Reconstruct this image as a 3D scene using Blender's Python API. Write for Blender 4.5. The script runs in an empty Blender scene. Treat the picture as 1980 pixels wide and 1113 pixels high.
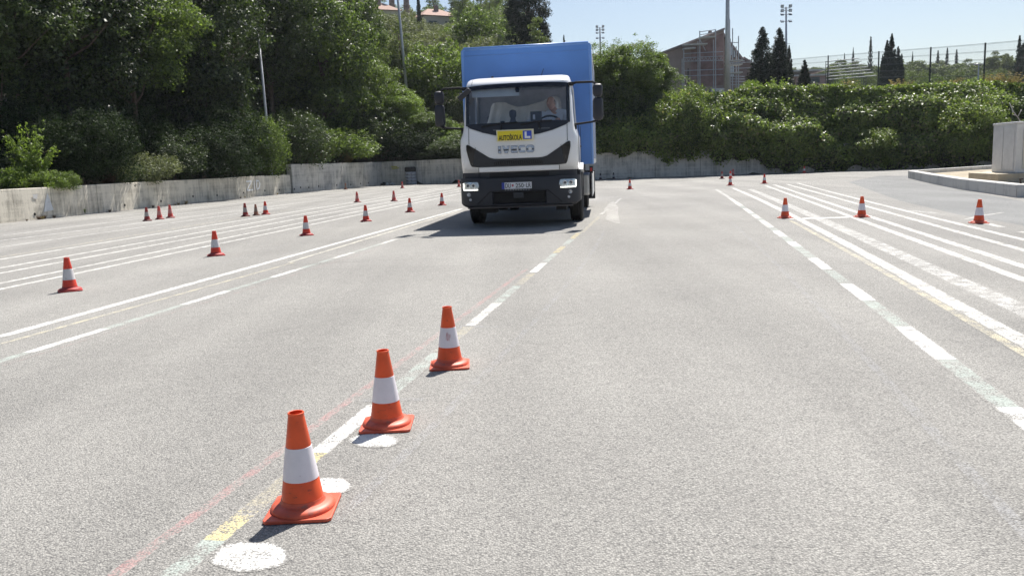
import bpy, bmesh, math, random
import numpy as np
from mathutils import Vector, Matrix
random.seed(7)
RNG = np.random.default_rng(11)
R = math.radians
scene = bpy.context.scene
COL = scene.collection

# ------------------------------------------------------------------ camera
CAM_H = 1.15; FPX = 1600.0; IW, IH = 1980.0, 1113.0
ROLL = R(2.2); PITCH = math.atan(244.4/FPX)
_fw = np.array([0, math.cos(PITCH), -math.sin(PITCH)])
_r0 = np.array([1.0, 0, 0]); _u0 = np.cross(_r0, _fw)
_r = _r0*math.cos(ROLL) - _u0*math.sin(ROLL); _u = np.cross(_r, _fw)
cd = bpy.data.cameras.new('camera'); cam = bpy.data.objects.new('camera', cd); COL.objects.link(cam)
cam.matrix_world = Matrix(((_r[0], _u[0], -_fw[0], 0), (_r[1], _u[1], -_fw[1], 0), (_r[2], _u[2], -_fw[2], CAM_H), (0, 0, 0, 1)))
cd.sensor_width = 36; cd.lens = 36*FPX/IW; cd.clip_end = 3000; cd.clip_start = 0.05
scene.camera = cam
# ------------------------------------------------------------------ sky, sun, exposure
SUN_EL, SUN_AZ = R(56), math.atan2(0.40, 0.915)      # azimuth clockwise from +Y
w = bpy.data.worlds.new("World"); scene.world = w; w.use_nodes = True
nt = w.node_tree; bg = nt.nodes['Background']
sky = nt.nodes.new('ShaderNodeTexSky'); sky.sky_type = 'NISHITA'; sky.sun_disc = False
sky.sun_elevation = SUN_EL; sky.sun_rotation = SUN_AZ; sky.air_density = 1.0; sky.dust_density = 1.3; sky.ozone_density = 1.2
nt.links.new(sky.outputs[0], bg.inputs[0]); bg.inputs[1].default_value = 0.063
sd = bpy.data.lights.new('sun', 'SUN'); sd.energy = 4.6; sd.angle = R(0.55); sd.color = (1, 0.96, 0.90)
sun = bpy.data.objects.new('sun', sd); COL.objects.link(sun)
_sv = Vector((math.sin(SUN_AZ)*math.cos(SUN_EL), math.cos(SUN_AZ)*math.cos(SUN_EL), math.sin(SUN_EL)))
sun.rotation_euler = _sv.to_track_quat('Z', 'Y').to_euler(); sun.location = (20, 40, 60)
vs = scene.view_settings; vs.view_transform = 'Standard'; vs.look = 'None'; vs.gamma = 1; vs.use_curve_mapping = False
vs.exposure = 0.88

# ------------------------------------------------------------------ pixel -> world helpers (photo pixels, 1980 wide)
def ray(px, py): return _fw + _r*((px-IW/2)/FPX) - _u*((py-IH/2)/FPX)
def proj(p):
    v = np.array(p, float)-np.array([0, 0, CAM_H]); z = v@_fw; return IW/2+FPX*(v@_r)/z, IH/2-FPX*(v@_u)/z
def gp(px, py, z=0.0):
    d = ray(px, py); t = (z-CAM_H)/d[2]; return Vector((d[0]*t, d[1]*t, z))
def at(px, py, Y):
    d = ray(px, py); t = Y/d[1]; return Vector((d[0]*t, Y, CAM_H+d[2]*t))

# ------------------------------------------------------------------ materials
MATS = {}
def newmat(name):
    m = bpy.data.materials.new(name); m.use_nodes = True
    return m, m.node_tree, m.node_tree.nodes['Principled BSDF']
def N(t, typ, **kw):
    n = t.nodes.new(typ)
    for k, v in kw.items():
        if k in n.inputs: n.inputs[k].default_value = v
        else: setattr(n, k, v)
    return n
def mat(name, col, rough=0.6, metal=0.0, var=0.12, scale=6.0, bump=0.0, bscale=60.0, spec=0.5, coat=0.0, emit=None, dirt=None, scuff=None):
    if name in MATS: return MATS[name]
    m, t, b = newmat(name)
    b.inputs['Roughness'].default_value = rough; b.inputs['Metallic'].default_value = metal
    b.inputs['Specular IOR Level'].default_value = spec; b.inputs['Coat Weight'].default_value = coat
    b.inputs['Coat Roughness'].default_value = 0.08
    tc = N(t, 'ShaderNodeTexCoord'); nz = N(t, 'ShaderNodeTexNoise', Scale=scale, Detail=6.0, Roughness=0.6)
    t.links.new(tc.outputs['Object'], nz.inputs['Vector'])
    mx = N(t, 'ShaderNodeMix', data_type='RGBA')
    lo = [max(0, c*(1-var)) for c in col[:3]]+[1]; hi = [min(1, c*(1+var)) for c in col[:3]]+[1]
    if dirt: lo = list(dirt)+[1]; hi = list(col[:3])+[1]
    mx.inputs[6].default_value = lo; mx.inputs[7].default_value = hi
    rp = N(t, 'ShaderNodeMapRange'); rp.inputs[1].default_value = 0.35 if not dirt else 0.28; rp.inputs[2].default_value = 0.65 if not dirt else 0.48
    t.links.new(nz.outputs['Fac'], rp.inputs[0]); t.links.new(rp.outputs[0], mx.inputs[0]); out = mx.outputs[2]
    if scuff:      # sparse rubbed marks: colour, scale, coverage threshold
        mp_ = N(t, 'ShaderNodeMapping'); mp_.inputs['Scale'].default_value = (1, 1, 2.6); t.links.new(tc.outputs['Object'], mp_.inputs[0])
        n5 = N(t, 'ShaderNodeTexNoise', Scale=scuff[1], Detail=8.0, Roughness=0.75); oi_ = N(t, 'ShaderNodeObjectInfo'); av = N(t, 'ShaderNodeVectorMath', operation='ADD')
        t.links.new(mp_.outputs[0], av.inputs[0]); t.links.new(oi_.outputs['Location'], av.inputs[1]); t.links.new(av.outputs[0], n5.inputs['Vector'])
        r5 = N(t, 'ShaderNodeMapRange'); r5.inputs[1].default_value = scuff[2]; r5.inputs[2].default_value = scuff[2]+0.05; r5.inputs[4].default_value = 0.8; t.links.new(n5.outputs['Fac'], r5.inputs[0])
        m5 = N(t, 'ShaderNodeMix', data_type='RGBA'); t.links.new(r5.outputs[0], m5.inputs[0]); t.links.new(out, m5.inputs[6]); m5.inputs[7].default_value = list(scuff[0])+[1]; out = m5.outputs[2]
    t.links.new(out, b.inputs['Base Color'])
    if bump:
        n2 = N(t, 'ShaderNodeTexNoise', Scale=bscale, Detail=4.0); bp = N(t, 'ShaderNodeBump', Strength=bump, Distance=0.01)
        t.links.new(tc.outputs['Object'], n2.inputs['Vector']); t.links.new(n2.outputs['Fac'], bp.inputs['Height']); t.links.new(bp.outputs[0], b.inputs['Normal'])
    if emit:
        b.inputs['Emission Color'].default_value = list(emit[:3])+[1]; b.inputs['Emission Strength'].default_value = emit[3]
    MATS[name] = m; return m
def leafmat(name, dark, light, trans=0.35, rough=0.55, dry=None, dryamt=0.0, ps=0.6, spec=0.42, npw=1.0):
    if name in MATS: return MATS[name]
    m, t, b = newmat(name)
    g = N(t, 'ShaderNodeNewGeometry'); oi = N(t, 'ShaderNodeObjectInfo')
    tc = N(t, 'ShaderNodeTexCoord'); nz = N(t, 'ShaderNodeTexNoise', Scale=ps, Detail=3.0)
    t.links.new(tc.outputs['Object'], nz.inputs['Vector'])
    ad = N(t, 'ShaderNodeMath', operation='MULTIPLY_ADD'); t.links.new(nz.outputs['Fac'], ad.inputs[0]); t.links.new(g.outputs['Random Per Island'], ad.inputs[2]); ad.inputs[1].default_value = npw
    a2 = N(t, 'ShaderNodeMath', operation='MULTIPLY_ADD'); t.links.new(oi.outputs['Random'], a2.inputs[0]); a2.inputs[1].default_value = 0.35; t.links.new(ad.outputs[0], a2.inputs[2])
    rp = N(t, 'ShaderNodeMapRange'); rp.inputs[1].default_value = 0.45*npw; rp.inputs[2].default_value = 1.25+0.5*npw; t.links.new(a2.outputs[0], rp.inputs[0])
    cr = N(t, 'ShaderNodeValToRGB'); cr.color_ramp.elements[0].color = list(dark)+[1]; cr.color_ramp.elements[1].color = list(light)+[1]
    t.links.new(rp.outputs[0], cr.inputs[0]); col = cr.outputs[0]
    if dry:
        gt = N(t, 'ShaderNodeMath', operation='LESS_THAN'); t.links.new(g.outputs['Random Per Island'], gt.inputs[0]); gt.inputs[1].default_value = dryamt
        mx = N(t, 'ShaderNodeMix', data_type='RGBA'); t.links.new(gt.outputs[0], mx.inputs[0]); t.links.new(col, mx.inputs[6]); mx.inputs[7].default_value = list(dry)+[1]; col = mx.outputs[2]
    t.links.new(col, b.inputs['Base Color']); b.inputs['Roughness'].default_value = rough; b.inputs['Specular IOR Level'].default_value = spec
    tr = N(t, 'ShaderNodeBsdfTranslucent'); ms = N(t, 'ShaderNodeMixShader'); ms.inputs[0].default_value = trans
    br = N(t, 'ShaderNodeMix', data_type='RGBA', blend_type='MULTIPLY'); br.inputs[0].default_value = 1; br.inputs[7].default_value = (1.4, 1.5, 0.7, 1)
    t.links.new(col, br.inputs[6]); t.links.new(br.outputs[2], tr.inputs[0])
    t.links.new(b.outputs[0], ms.inputs[1]); t.links.new(tr.outputs[0], ms.inputs[2])
    t.links.new(ms.outputs[0], t.nodes['Material Output'].inputs[0]); MATS[name] = m; return m

def asphalt(name, paint=None, wear=0.5, op=1.0, tint=(1, 1, 1)):
    """weathered pale asphalt; with paint: the same aggregate under a worn coat of paint"""
    if name in MATS: return MATS[name]
    m, t, b = newmat(name); L = t.links.new
    tc = N(t, 'ShaderNodeTexCoord'); P = tc.outputs['Object']
    n1 = N(t, 'ShaderNodeTexNoise', Scale=0.35, Detail=5.0, Roughness=0.55); L(P, n1.inputs['Vector'])
    mp = N(t, 'ShaderNodeMapping'); mp.inputs['Rotation'].default_value = (0, 0, R(24)); mp.inputs['Scale'].default_value = (1.1, 0.09, 1); L(P, mp.inputs[0])
    n2 = N(t, 'ShaderNodeTexNoise', Scale=1.0, Detail=4.0); L(mp.outputs[0], n2.inputs['Vector'])
    v = N(t, 'ShaderNodeTexVoronoi', Scale=145.0, Randomness=1.0); L(P, v.inputs['Vector'])
    n3 = N(t, 'ShaderNodeTexNoise', Scale=88.0, Detail=5.0, Roughness=0.75); L(P, n3.inputs['Vector'])
    n4 = N(t, 'ShaderNodeTexNoise', Scale=9.0, Detail=3.0); L(P, n4.inputs['Vector'])
    # brightness sum
    def ma(a, mul, addv):
        x = N(t, 'ShaderNodeMath', operation='MULTIPLY_ADD'); L(a, x.inputs[0]); x.inputs[1].default_value = mul
        if isinstance(addv, float): x.inputs[2].default_value = addv
        else: L(addv, x.inputs[2])
        return x.outputs[0]
    sp = N(t, 'ShaderNodeSeparateColor'); L(v.outputs['Color'], sp.inputs[0])
    s = ma(n1.outputs['Fac'], 0.19, -0.015); s = ma(n2.outputs['Fac'], 0.20, s); s = ma(sp.outputs[0], 0.18, s)
    s = ma(n3.outputs['Fac'], 0.42, s); s = ma(n4.outputs['Fac'], 0.07, s); s = ma(v.outputs['Distance'], -0.28, s)
    cr = N(t, 'ShaderNodeValToRGB'); e = cr.color_ramp.elements
    e[0].position = 0.17; e[0].color = (0.125*tint[0], 0.122*tint[1], 0.117*tint[2], 1); e[1].position = 0.64; e[1].color = (0.505*tint[0], 0.49*tint[1], 0.455*tint[2], 1)
    k = e.new(0.41); k.color = (0.284*tint[0], 0.275*tint[1], 0.256*tint[2], 1)
    L(s, cr.inputs[0]); col = cr.outputs[0]
    hb = N(t, 'ShaderNodeMath', operation='MULTIPLY_ADD'); L(n3.outputs['Fac'], hb.inputs[0]); hb.inputs[1].default_value = 0.6; 
    vd = N(t, 'ShaderNodeMath', operation='MULTIPLY'); L(v.outputs['Distance'], vd.inputs[0]); vd.inputs[1].default_value = -0.9; L(vd.outputs[0], hb.inputs[2])
    bs = 0.85
    if paint:
        n5 = N(t, 'ShaderNodeTexNoise', Scale=7.0, Detail=8.0, Roughness=0.72); L(P, n5.inputs['Vector'])
        q = ma(n3.outputs['Fac'], 0.55, ma(n5.outputs['Fac'], 0.75, 0.0)); q = ma(v.outputs['Distance'], -0.25, q)
        at_ = N(t, 'ShaderNodeAttribute', attribute_name='erode'); q = ma(at_.outputs['Fac'], -0.26, q)
        rp = N(t, 'ShaderNodeMapRange'); L(q, rp.inputs[0]); c = 0.30+0.50*wear
        rp.inputs[1].default_value = c-0.08; rp.inputs[2].default_value = c+0.09; rp.inputs[4].default_value = op
        mx = N(t, 'ShaderNodeMix', data_type='RGBA'); L(rp.outputs[0], mx.inputs[0]); L(col, mx.inputs[6]); mx.inputs[7].default_value = list(paint)+[1]; col = mx.outputs[2]
        bs = 0.85 if op < 0.4 else 0.5
    L(col, b.inputs['Base Color']); b.inputs['Roughness'].default_value = 0.88; b.inputs['Specular IOR Level'].default_value = 0.25
    bp = N(t, 'ShaderNodeBump', Strength=bs, Distance=0.006); L(hb.outputs[0], bp.inputs['Height']); L(bp.outputs[0], b.inputs['Normal'])
    MATS[name] = m; return m

def concrete(name, base, dark, streak=1.0, low=None):
    if name in MATS: return MATS[name]
    m, t, b = newmat(name); L = t.links.new
    tc = N(t, 'ShaderNodeTexCoord'); P = tc.outputs['Object']
    n1 = N(t, 'ShaderNodeTexNoise', Scale=1.6, Detail=8.0, Roughness=0.65); L(P, n1.inputs['Vector'])
    mp = N(t, 'ShaderNodeMapping'); mp.inputs['Scale'].default_value = (5, 5, 0.35); L(P, mp.inputs[0])
    n2 = N(t, 'ShaderNodeTexNoise', Scale=1.3, Detail=7.0, Roughness=0.7); L(mp.outputs[0], n2.inputs['Vector'])
    n3 = N(t, 'ShaderNodeTexNoise', Scale=35.0, Detail=4.0); L(P, n3.inputs['Vector'])
    mp2 = N(t, 'ShaderNodeMapping'); mp2.inputs['Scale'].default_value = (0.3, 0.3, 9); L(P, mp2.inputs[0])
    n4 = N(t, 'ShaderNodeTexNoise', Scale=1.0, Detail=2.0); L(mp2.outputs[0], n4.inputs['Vector'])
    mx = N(t, 'ShaderNodeMix', data_type='RGBA'); mx.inputs[6].default_value = list(dark)+[1]; mx.inputs[7].default_value = list(base)+[1]
    a = N(t, 'ShaderNodeMath', operation='ADD'); L(n1.outputs['Fac'], a.inputs[0]); L(n2.outputs['Fac'], a.inputs[1])
    a3 = N(t, 'ShaderNodeMath', operation='MULTIPLY_ADD'); L(n4.outputs['Fac'], a3.inputs[0]); a3.inputs[1].default_value = 0.35; L(a.outputs[0], a3.inputs[2])
    a2 = N(t, 'ShaderNodeMath', operation='MULTIPLY_ADD'); L(n3.outputs['Fac'], a2.inputs[0]); a2.inputs[1].default_value = 0.25; L(a3.outputs[0], a2.inputs[2])
    rp = N(t, 'ShaderNodeMapRange'); rp.inputs[1].default_value = 0.92; rp.inputs[2].default_value = 0.92+0.5/streak; L(a2.outputs[0], rp.inputs[0]); L(rp.outputs[0], mx.inputs[0])
    L(mx.outputs[2], b.inputs['Base Color']); b.inputs['Roughness'].default_value = 0.9; b.inputs['Specular IOR Level'].default_value = 0.2
    bp = N(t, 'ShaderNodeBump', Strength=0.5, Distance=0.02); L(a2.outputs[0], bp.inputs['Height']); L(bp.outputs[0], b.inputs['Normal'])
    MATS[name] = m; return m
def glassmat(name, tint=(0.75, 0.8, 0.85), ior=1.5, refl=1.0):
    if name in MATS: return MATS[name]
    m, t, b = newmat(name); t.nodes.remove(b); L = t.links.new
    tr = N(t, 'ShaderNodeBsdfTransparent'); tr.inputs[0].default_value = list(tint)+[1]
    gl = N(t, 'ShaderNodeBsdfGlossy'); gl.inputs['Roughness'].default_value = 0.03
    fr = N(t, 'ShaderNodeFresnel'); fr.inputs[0].default_value = ior
    mu = N(t, 'ShaderNodeMath', operation='MULTIPLY'); mu.inputs[1].default_value = refl; L(fr.outputs[0], mu.inputs[0])
    ms = N(t, 'ShaderNodeMixShader'); L(mu.outputs[0], ms.inputs[0]); L(tr.outputs[0], ms.inputs[1]); L(gl.outputs[0], ms.inputs[2])
    L(ms.outputs[0], t.nodes['Material Output'].inputs[0]); MATS[name] = m; return m

# ------------------------------------------------------------------ mesh builder and tagging
def tag(o, label=None, cat=None, group=None, kind=None):
    if label: o['label'] = label
    if cat: o['category'] = cat
    if group: o['group'] = group
    if kind: o['kind'] = kind
    return o
def empty(name, loc=(0, 0, 0), rz=0.0, label=None, cat=None, group=None):
    o = bpy.data.objects.new(name, None); COL.objects.link(o); o.location = loc; o.rotation_euler = (0, 0, rz); o.empty_display_size = 0.2
    return tag(o, label, cat, group)
def meshobj(name, me, m, parent=None, smooth=False):
    o = bpy.data.objects.new(name, me); COL.objects.link(o)
    if m is not None: me.materials.append(m)
    if smooth:
        me.polygons.foreach_set('use_smooth', [True]*len(me.polygons))
    if parent: o.parent = parent
    return o
class MB:
    def __init__(s): s.v = []; s.f = []
    def add(s, vs, fs):
        k = len(s.v); s.v += [tuple(p) for p in vs]; s.f += [tuple(i+k for i in f) for f in fs]; return s
    def box(s, x0, x1, y0, y1, z0, z1, M=None):
        P = [Vector((x, y, z)) for z in (z0, z1) for y in (y0, y1) for x in (x0, x1)]
        if M is not None: P = [M @ p for p in P]
        return s.add(P, [(0, 2, 3, 1), (4, 5, 7, 6), (0, 1, 5, 4), (2, 6, 7, 3), (0, 4, 6, 2), (1, 3, 7, 5)])
    def tube(s, pts, rad, n=8, cap=True):
        pts = [Vector(p) for p in pts]
        if not hasattr(rad, '__len__'): rad = [rad]*len(pts)
        rings = []; prev = None
        for i, p in enumerate(pts):
            d = (pts[min(i+1, len(pts)-1)]-pts[max(i-1, 0)]).normalized()
            if prev is None: a = d.orthogonal().normalized()
            else:
                a = prev - d*prev.dot(d); a = a.normalized() if a.length > 1e-6 else d.orthogonal().normalized()
            prev = a; b = d.cross(a)
            rings.append([p+(a*math.cos(2*math.pi*k/n)+b*math.sin(2*math.pi*k/n))*rad[i] for k in range(n)])
        vs = [q for r_ in rings for q in r_]; fs = []
        for i in range(len(pts)-1):
            for k in range(n): fs.append((i*n+k, i*n+(k+1) % n, (i+1)*n+(k+1) % n, (i+1)*n+k))
        if cap: fs.append(tuple(range(n))[::-1]); fs.append(tuple((len(pts)-1)*n+k for k in range(n)))
        return s.add(vs, fs)
    def lathe(s, prof, n=24, c=(0, 0, 0), axis='z', cap0=False, cap1=False):
        vs = []
        for (r_, h) in prof:
            for k in range(n):
                a = 2*math.pi*k/n; x, y = r_*math.cos(a), r_*math.sin(a)
                p = (x, y, h) if axis == 'z' else ((h, x, y) if axis == 'x' else (x, h, y))
                vs.append((p[0]+c[0], p[1]+c[1], p[2]+c[2]))
        fs = []
        for i in range(len(prof)-1):
            for k in range(n): fs.append((i*n+k, i*n+(k+1) % n, (i+1)*n+(k+1) % n, (i+1)*n+k))
        if cap0: fs.append(tuple(range(n))[::-1])
        if cap1: fs.append(tuple((len(prof)-1)*n+k for k in range(n)))
        return s.add(vs, fs)
    def prism(s, poly, d0, d1, axis='y', M=None):
        """poly of 2-D points extruded along an axis"""
        def P(a, b, d): return Vector((a, d, b)) if axis == 'y' else (Vector((a, b, d)) if axis == 'z' else Vector((d, a, b)))
        n = len(poly); vs = [P(a, b, d0) for a, b in poly]+[P(a, b, d1) for a, b in poly]
        if M is not None: vs = [M @ p for p in vs]
        return s.add(vs, [tuple(range(n)), tuple(range(2*n-1, n-1, -1))]+[(i, i+n, (i+1) % n+n, (i+1) % n) for i in range(n)])
    def build(s, name, m, parent=None, smooth=False, bevel=0.0, seg=2, auto=False):
        me = bpy.data.meshes.new(name); me.from_pydata(s.v, [], s.f)
        bm = bmesh.new(); bm.from_mesh(me); bmesh.ops.recalc_face_normals(bm, faces=bm.faces)
        if bevel > 0:
            es = [e for e in bm.edges if len(e.link_faces) == 2 and e.calc_face_angle(0) > 0.5]
            bmesh.ops.bevel(bm, geom=es, offset=bevel, segments=seg, affect='EDGES', profile=0.6)
        if auto:
            for f in bm.faces: f.smooth = True
            for e in bm.edges:
                if len(e.link_faces) == 2 and e.calc_face_angle(0) > R(38): e.smooth = False
        bm.to_mesh(me); bm.free(); me.update()
        return meshobj(name, me, m, parent, smooth)
def copy_tree(o, parent=None):
    c = o.copy(); COL.objects.link(c)
    if parent: c.parent = parent
    for ch in list(o.children): copy_tree(ch, c)
    return c
def npmesh(name, V, F4):
    me = bpy.data.meshes.new(name); nf = len(F4)
    me.vertices.add(len(V)); me.vertices.foreach_set('co', V.astype(np.float32).ravel())
    me.loops.add(nf*4); me.loops.foreach_set('vertex_index', F4.astype(np.int32).ravel())
    me.polygons.add(nf); me.polygons.foreach_set('loop_start', np.arange(0, nf*4, 4, dtype=np.int32))
    me.update(calc_edges=True); return me
def leaves(pos, nrm, size, aspect=0.55, rng=RNG, vert=0.0):
    n = len(pos); size = np.broadcast_to(size, (n,))[:, None]*(0.7+0.6*rng.random((n, 1)))
    nrm = nrm/np.linalg.norm(nrm, axis=1, keepdims=True)
    a = rng.normal(size=(n, 3)); a[:, 2] += vert; t = np.cross(nrm, a); t /= np.linalg.norm(t, axis=1, keepdims=True)+1e-9
    if vert: t = a/np.linalg.norm(a, axis=1, keepdims=True)
    b = np.cross(nrm, t)
    V = np.empty((n, 4, 3)); bend = nrm*size*0.12
    V[:, 0] = pos-t*size*0.5-bend; V[:, 1] = pos+b*size*0.5*aspect; V[:, 2] = pos+t*size*0.5-bend; V[:, 3] = pos-b*size*0.5*aspect
    return V.reshape(-1, 3)
def cloud(cs, rs, n, size, seed, squash=0.8, shell=0.5, aspect=0.55, vert=0.0, spread=0.9, top=0.0):
    rng = np.random.default_rng(seed); cs = np.array(cs); rs = np.array(rs)
    p = rs**2; p = p/p.sum(); idx = rng.choice(len(cs), n, p=p)
    d = rng.normal(size=(n, 3)); d /= np.linalg.norm(d, axis=1, keepdims=True)
    fl = (d[:, 2] < -0.05) & (rng.random(n) < top); d[fl, 2] *= -1
    rr = rs[idx][:, None]*(shell+(1.08-shell)*rng.random((n, 1))**0.6)
    # lumpy radius so that the outline is uneven
    lump = 1+0.22*np.sin(d[:, :1]*7+idx[:, None])*np.cos(d[:, 1:2]*6+idx[:, None]*2)
    pos = cs[idx]+d*rr*lump*np.array([1, 1, squash]); nr = d+spread*rng.normal(size=(n, 3))+np.array([0, 0, 0.35])
    return leaves(pos, nr, size, aspect, rng, vert)
def wisps(c, rad, n, rng, f0=0.92, f1=1.10):
    d = rng.normal(size=(n, 3)); d[:, 2] = np.abs(d[:, 2])*0.9-0.25; d /= np.linalg.norm(d, axis=1, keepdims=True)
    return np.array(c)+d*np.array(rad)*(f0+(f1-f0)*rng.random((n, 1)))
def quads(V): return np.arange(len(V)).reshape(-1, 4)

# ================================================================== SETTING
WL = [(-20.5, -12), (-16.8, 8), (-13.97, 22.79), (-13.3, 27), (-12.6, 31.5), (-11.9, 36.5), (-10.85, 41.75)]
WT = [(-10.8, 41.9), (-7.7, 51.5), (-2.6, 49.2), (4.5, 45.6), (8, 45.2), (15, 43.8), (30, 41.0), (48, 37.5)]
LOT = WL+WT+[(230, 10), (230, -120), (-90, -120), (-60, -60)]
def inside(X, Y, poly):
    c = np.zeros(X.shape, bool); n = len(poly)
    for i in range(n):
        x1, y1 = poly[i]; x2, y2 = poly[(i+1) % n]
        k = ((y1 > Y) != (y2 > Y)) & (X < (x2-x1)*(Y-y1)/(y2-y1+1e-12)+x1); c ^= k
    return c
def dist_poly(X, Y, pl):
    D = np.full(X.shape, 1e9)
    for (x1, y1), (x2, y2) in zip(pl[:-1], pl[1:]):
        dx, dy = x2-x1, y2-y1; t = np.clip(((X-x1)*dx+(Y-y1)*dy)/(dx*dx+dy*dy), 0, 1)
        D = np.minimum(D, np.hypot(X-x1-t*dx, Y-y1-t*dy))
    return D
def sst(a, b, x): t = np.clip((x-a)/(b-a), 0, 1); return t*t*(3-2*t)
def fbm(x, y, seed=0, s=1.0, oct=4):
    r = np.random.default_rng(seed); o = 0*x; a = 1.0; tot = 0
    for k in range(oct):
        for j in range(3):
            th = r.random()*6.28; f = s*(1.9**k)*(0.8+0.4*r.random()); o = o+a*np.sin((x*math.cos(th)+y*math.sin(th))*f+r.random()*6.28)/3
        tot += a; a *= 0.55
    return o/tot
PL = WL+WT+[(230, 10)]
def terrain(X, Y):
    X = np.asarray(X, float); Y = np.asarray(Y, float)
    d = dist_poly(X, Y, PL); ins = inside(X, Y, LOT)
    wl = 1-sst(-3, 10, X-np.maximum(0, Y-50)*0.03)
    h0 = np.where(Y < 41.8, 0.75, 1.2)
    zl = h0+0.26*np.minimum(d, 40)+0.19*np.clip(d-40, 0, 78)+0.9*fbm(X, Y, 3, 0.12)*sst(3, 20, d)
    zr = 0.9+np.minimum(2.9, 1.5*np.maximum(0, d-0.8))+0.25*fbm(X, Y, 5, 0.3)*sst(2, 5, d)+6.5*sst(105, 200, Y)+0.03*np.clip(Y-60, 0, 60)
    z = wl*zl+(1-wl)*zr
    z = np.where(ins | (d < 0.35), -0.35, z*sst(0.2, 1.2, d)+(-0.35)*(1-sst(0.2, 1.2, d)))
    return z
def tz(x, y): return float(terrain(np.array([x]), np.array([y]))[0])

# parking lot sheet
bm = bmesh.new(); vs_ = [bm.verts.new((x, y, 0)) for x, y in LOT]; f = bm.faces.new(vs_); bmesh.ops.triangulate(bm, faces=[f])
me = bpy.data.meshes.new('parking_lot'); bm.to_mesh(me); bm.free()
if me.polygons[0].normal.z < 0: me.flip_normals()
tag(meshobj('parking_lot', me, asphalt('asphalt_pale')), kind='structure')
# terrain sheet out to the horizon
gx = np.concatenate([np.linspace(-900, -70, 14), np.arange(-60, 70, 1.25), np.linspace(80, 900, 16)])
gy = np.concatenate([np.linspace(-500, -30, 6), np.arange(-20, 130, 1.25), np.linspace(135, 260, 22), np.linspace(300, 1400, 8)])
GX, GY = np.meshgrid(gx, gy); GZ = terrain(GX, GY)
V = np.stack([GX, GY, GZ], -1).reshape(-1, 3); nx = len(gx); ii = (np.arange(len(gy)-1)[:, None]*nx+np.arange(nx-1)[None, :]).ravel()
me = npmesh('hillside_ground', V, np.stack([ii, ii+1, ii+nx+1, ii+nx], 1))
tag(meshobj('hillside_ground', me, mat('soil', (0.055, 0.05, 0.028), 0.95, var=0.5, scale=0.6, bump=0.5, bscale=8), smooth=True), kind='structure')

# ---- painted markings
WHITE = (0.80, 0.79, 0.76); YEL = (0.62, 0.50, 0.20); GRN = (0.30, 0.40, 0.35); RED = (0.42, 0.17, 0.16); GREY = (0.40, 0.40, 0.41); DARK = (0.12, 0.12, 0.12)
def pm(n):
    return {'w': lambda: asphalt('paint_white', (0.72, 0.715, 0.69), 0.34, .90), 'o': lambda: asphalt('oil_spot', (0.10, 0.095, 0.09), 0.47, .30), 'k': lambda: asphalt('tyre_mark', (0.16, 0.16, 0.165), 0.50, .16), 'W': lambda: asphalt('paint_white_fresh', (0.70, 0.695, 0.67), 0.29, .88), 'f': lambda: asphalt('paint_white_faded', (0.74, 0.73, 0.69), 0.40, .72),
            'v': lambda: asphalt('paint_white_worn', (0.72, 0.715, 0.69), 0.50, .65), 'y': lambda: asphalt('paint_yellow', YEL, 0.48, .6), 'Y': lambda: asphalt('paint_yellow_bright', (0.72, 0.64, 0.42), 0.49, .55), 'Z': lambda: asphalt('paint_yellow_near', (0.74, 0.62, 0.28), 0.53, .90),
            'g': lambda: asphalt('paint_green', (0.44, 0.53, 0.48), 0.46, .5), 'r': lambda: asphalt('paint_red', (0.45, 0.17, 0.17), 0.50, .42), 'R': lambda: asphalt('paint_red_faint', (0.42, 0.2, 0.2), 0.50, .25), 's': lambda: asphalt('paint_grey', (0.36, 0.37, 0.41), 0.50, .25),
            'q': lambda: asphalt('paint_yellow_faint', (0.50, 0.44, 0.27), 0.50, .45), 'd': lambda: asphalt('tar_joint', DARK, 0.42, .5), 'c': lambda: asphalt('paint_cream', (0.74, 0.70, 0.58), 0.42, .8)}[n]()
ZK = [0]
def strip(pts, wd, m, seed=0, ends=True):
    """painted strip on the ground through 2-D points; the 'erode' attribute wears its edges away"""
    ZK[0] += 1; z = 0.0004+(ZK[0] % 9)*0.00006; r = random.Random(seed+ZK[0]); n = len(pts); vs = []; er = []
    for i, p in enumerate(pts):
        d = (pts[min(i+1, n-1)]-pts[max(i-1, 0)]).normalized(); q = Vector((-d.y, d.x)); hw = wd*0.58*(1+r.uniform(-.05, .05)); j = r.uniform(-.02, .02)*wd
        for u, e in ((-1, 1.0), (-.72, 0.0), (.72, 0.0), (1, 1.0)): vs.append((p.x+q.x*(hw*u+j), p.y+q.y*(hw*u+j), z)); er.append(e)
    fs = [(4*i+k, 4*i+k+1, 4*i+k+5, 4*i+k+4) for i in range(n-1) for k in range(3)]
    me = bpy.data.meshes.new('road_marking'); me.from_pydata(vs, [], fs); me.update()
    if me.polygons[0].normal.z < 0: me.flip_normals()
    a = me.attributes.new('erode', 'FLOAT', 'POINT'); a.data.foreach_set('value', er)
    return tag(meshobj('road_marking', me, pm(m)), kind='structure')
def resample(P, step=0.4):
    pts = []
    for a, b in zip(P[:-1], P[1:]):
        n = max(1, int((b-a).length/step)); pts += [a.lerp(b, k/n) for k in range(n)]
    return pts+[P[-1]]
def path(px, deg):
    """smooth ground curve X(Y) through photo points"""
    G = [gp(*p) for p in px]; Y_ = np.array([g.y for g in G]); X_ = np.array([g.x for g in G]); c = np.polyfit(Y_, X_, deg, w=1/Y_**1.2)
    return c, Y_.min(), Y_.max()
def cut(c, y0, y1, wd, m, seed=0):
    n = max(2, int(abs(y1-y0)/(0.25 if abs(y1-y0) < 3 else .6))); return strip([Vector((float(np.polyval(c, y)), y)) for y in np.linspace(y0, y1, n+1)], wd, m, seed)
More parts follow.
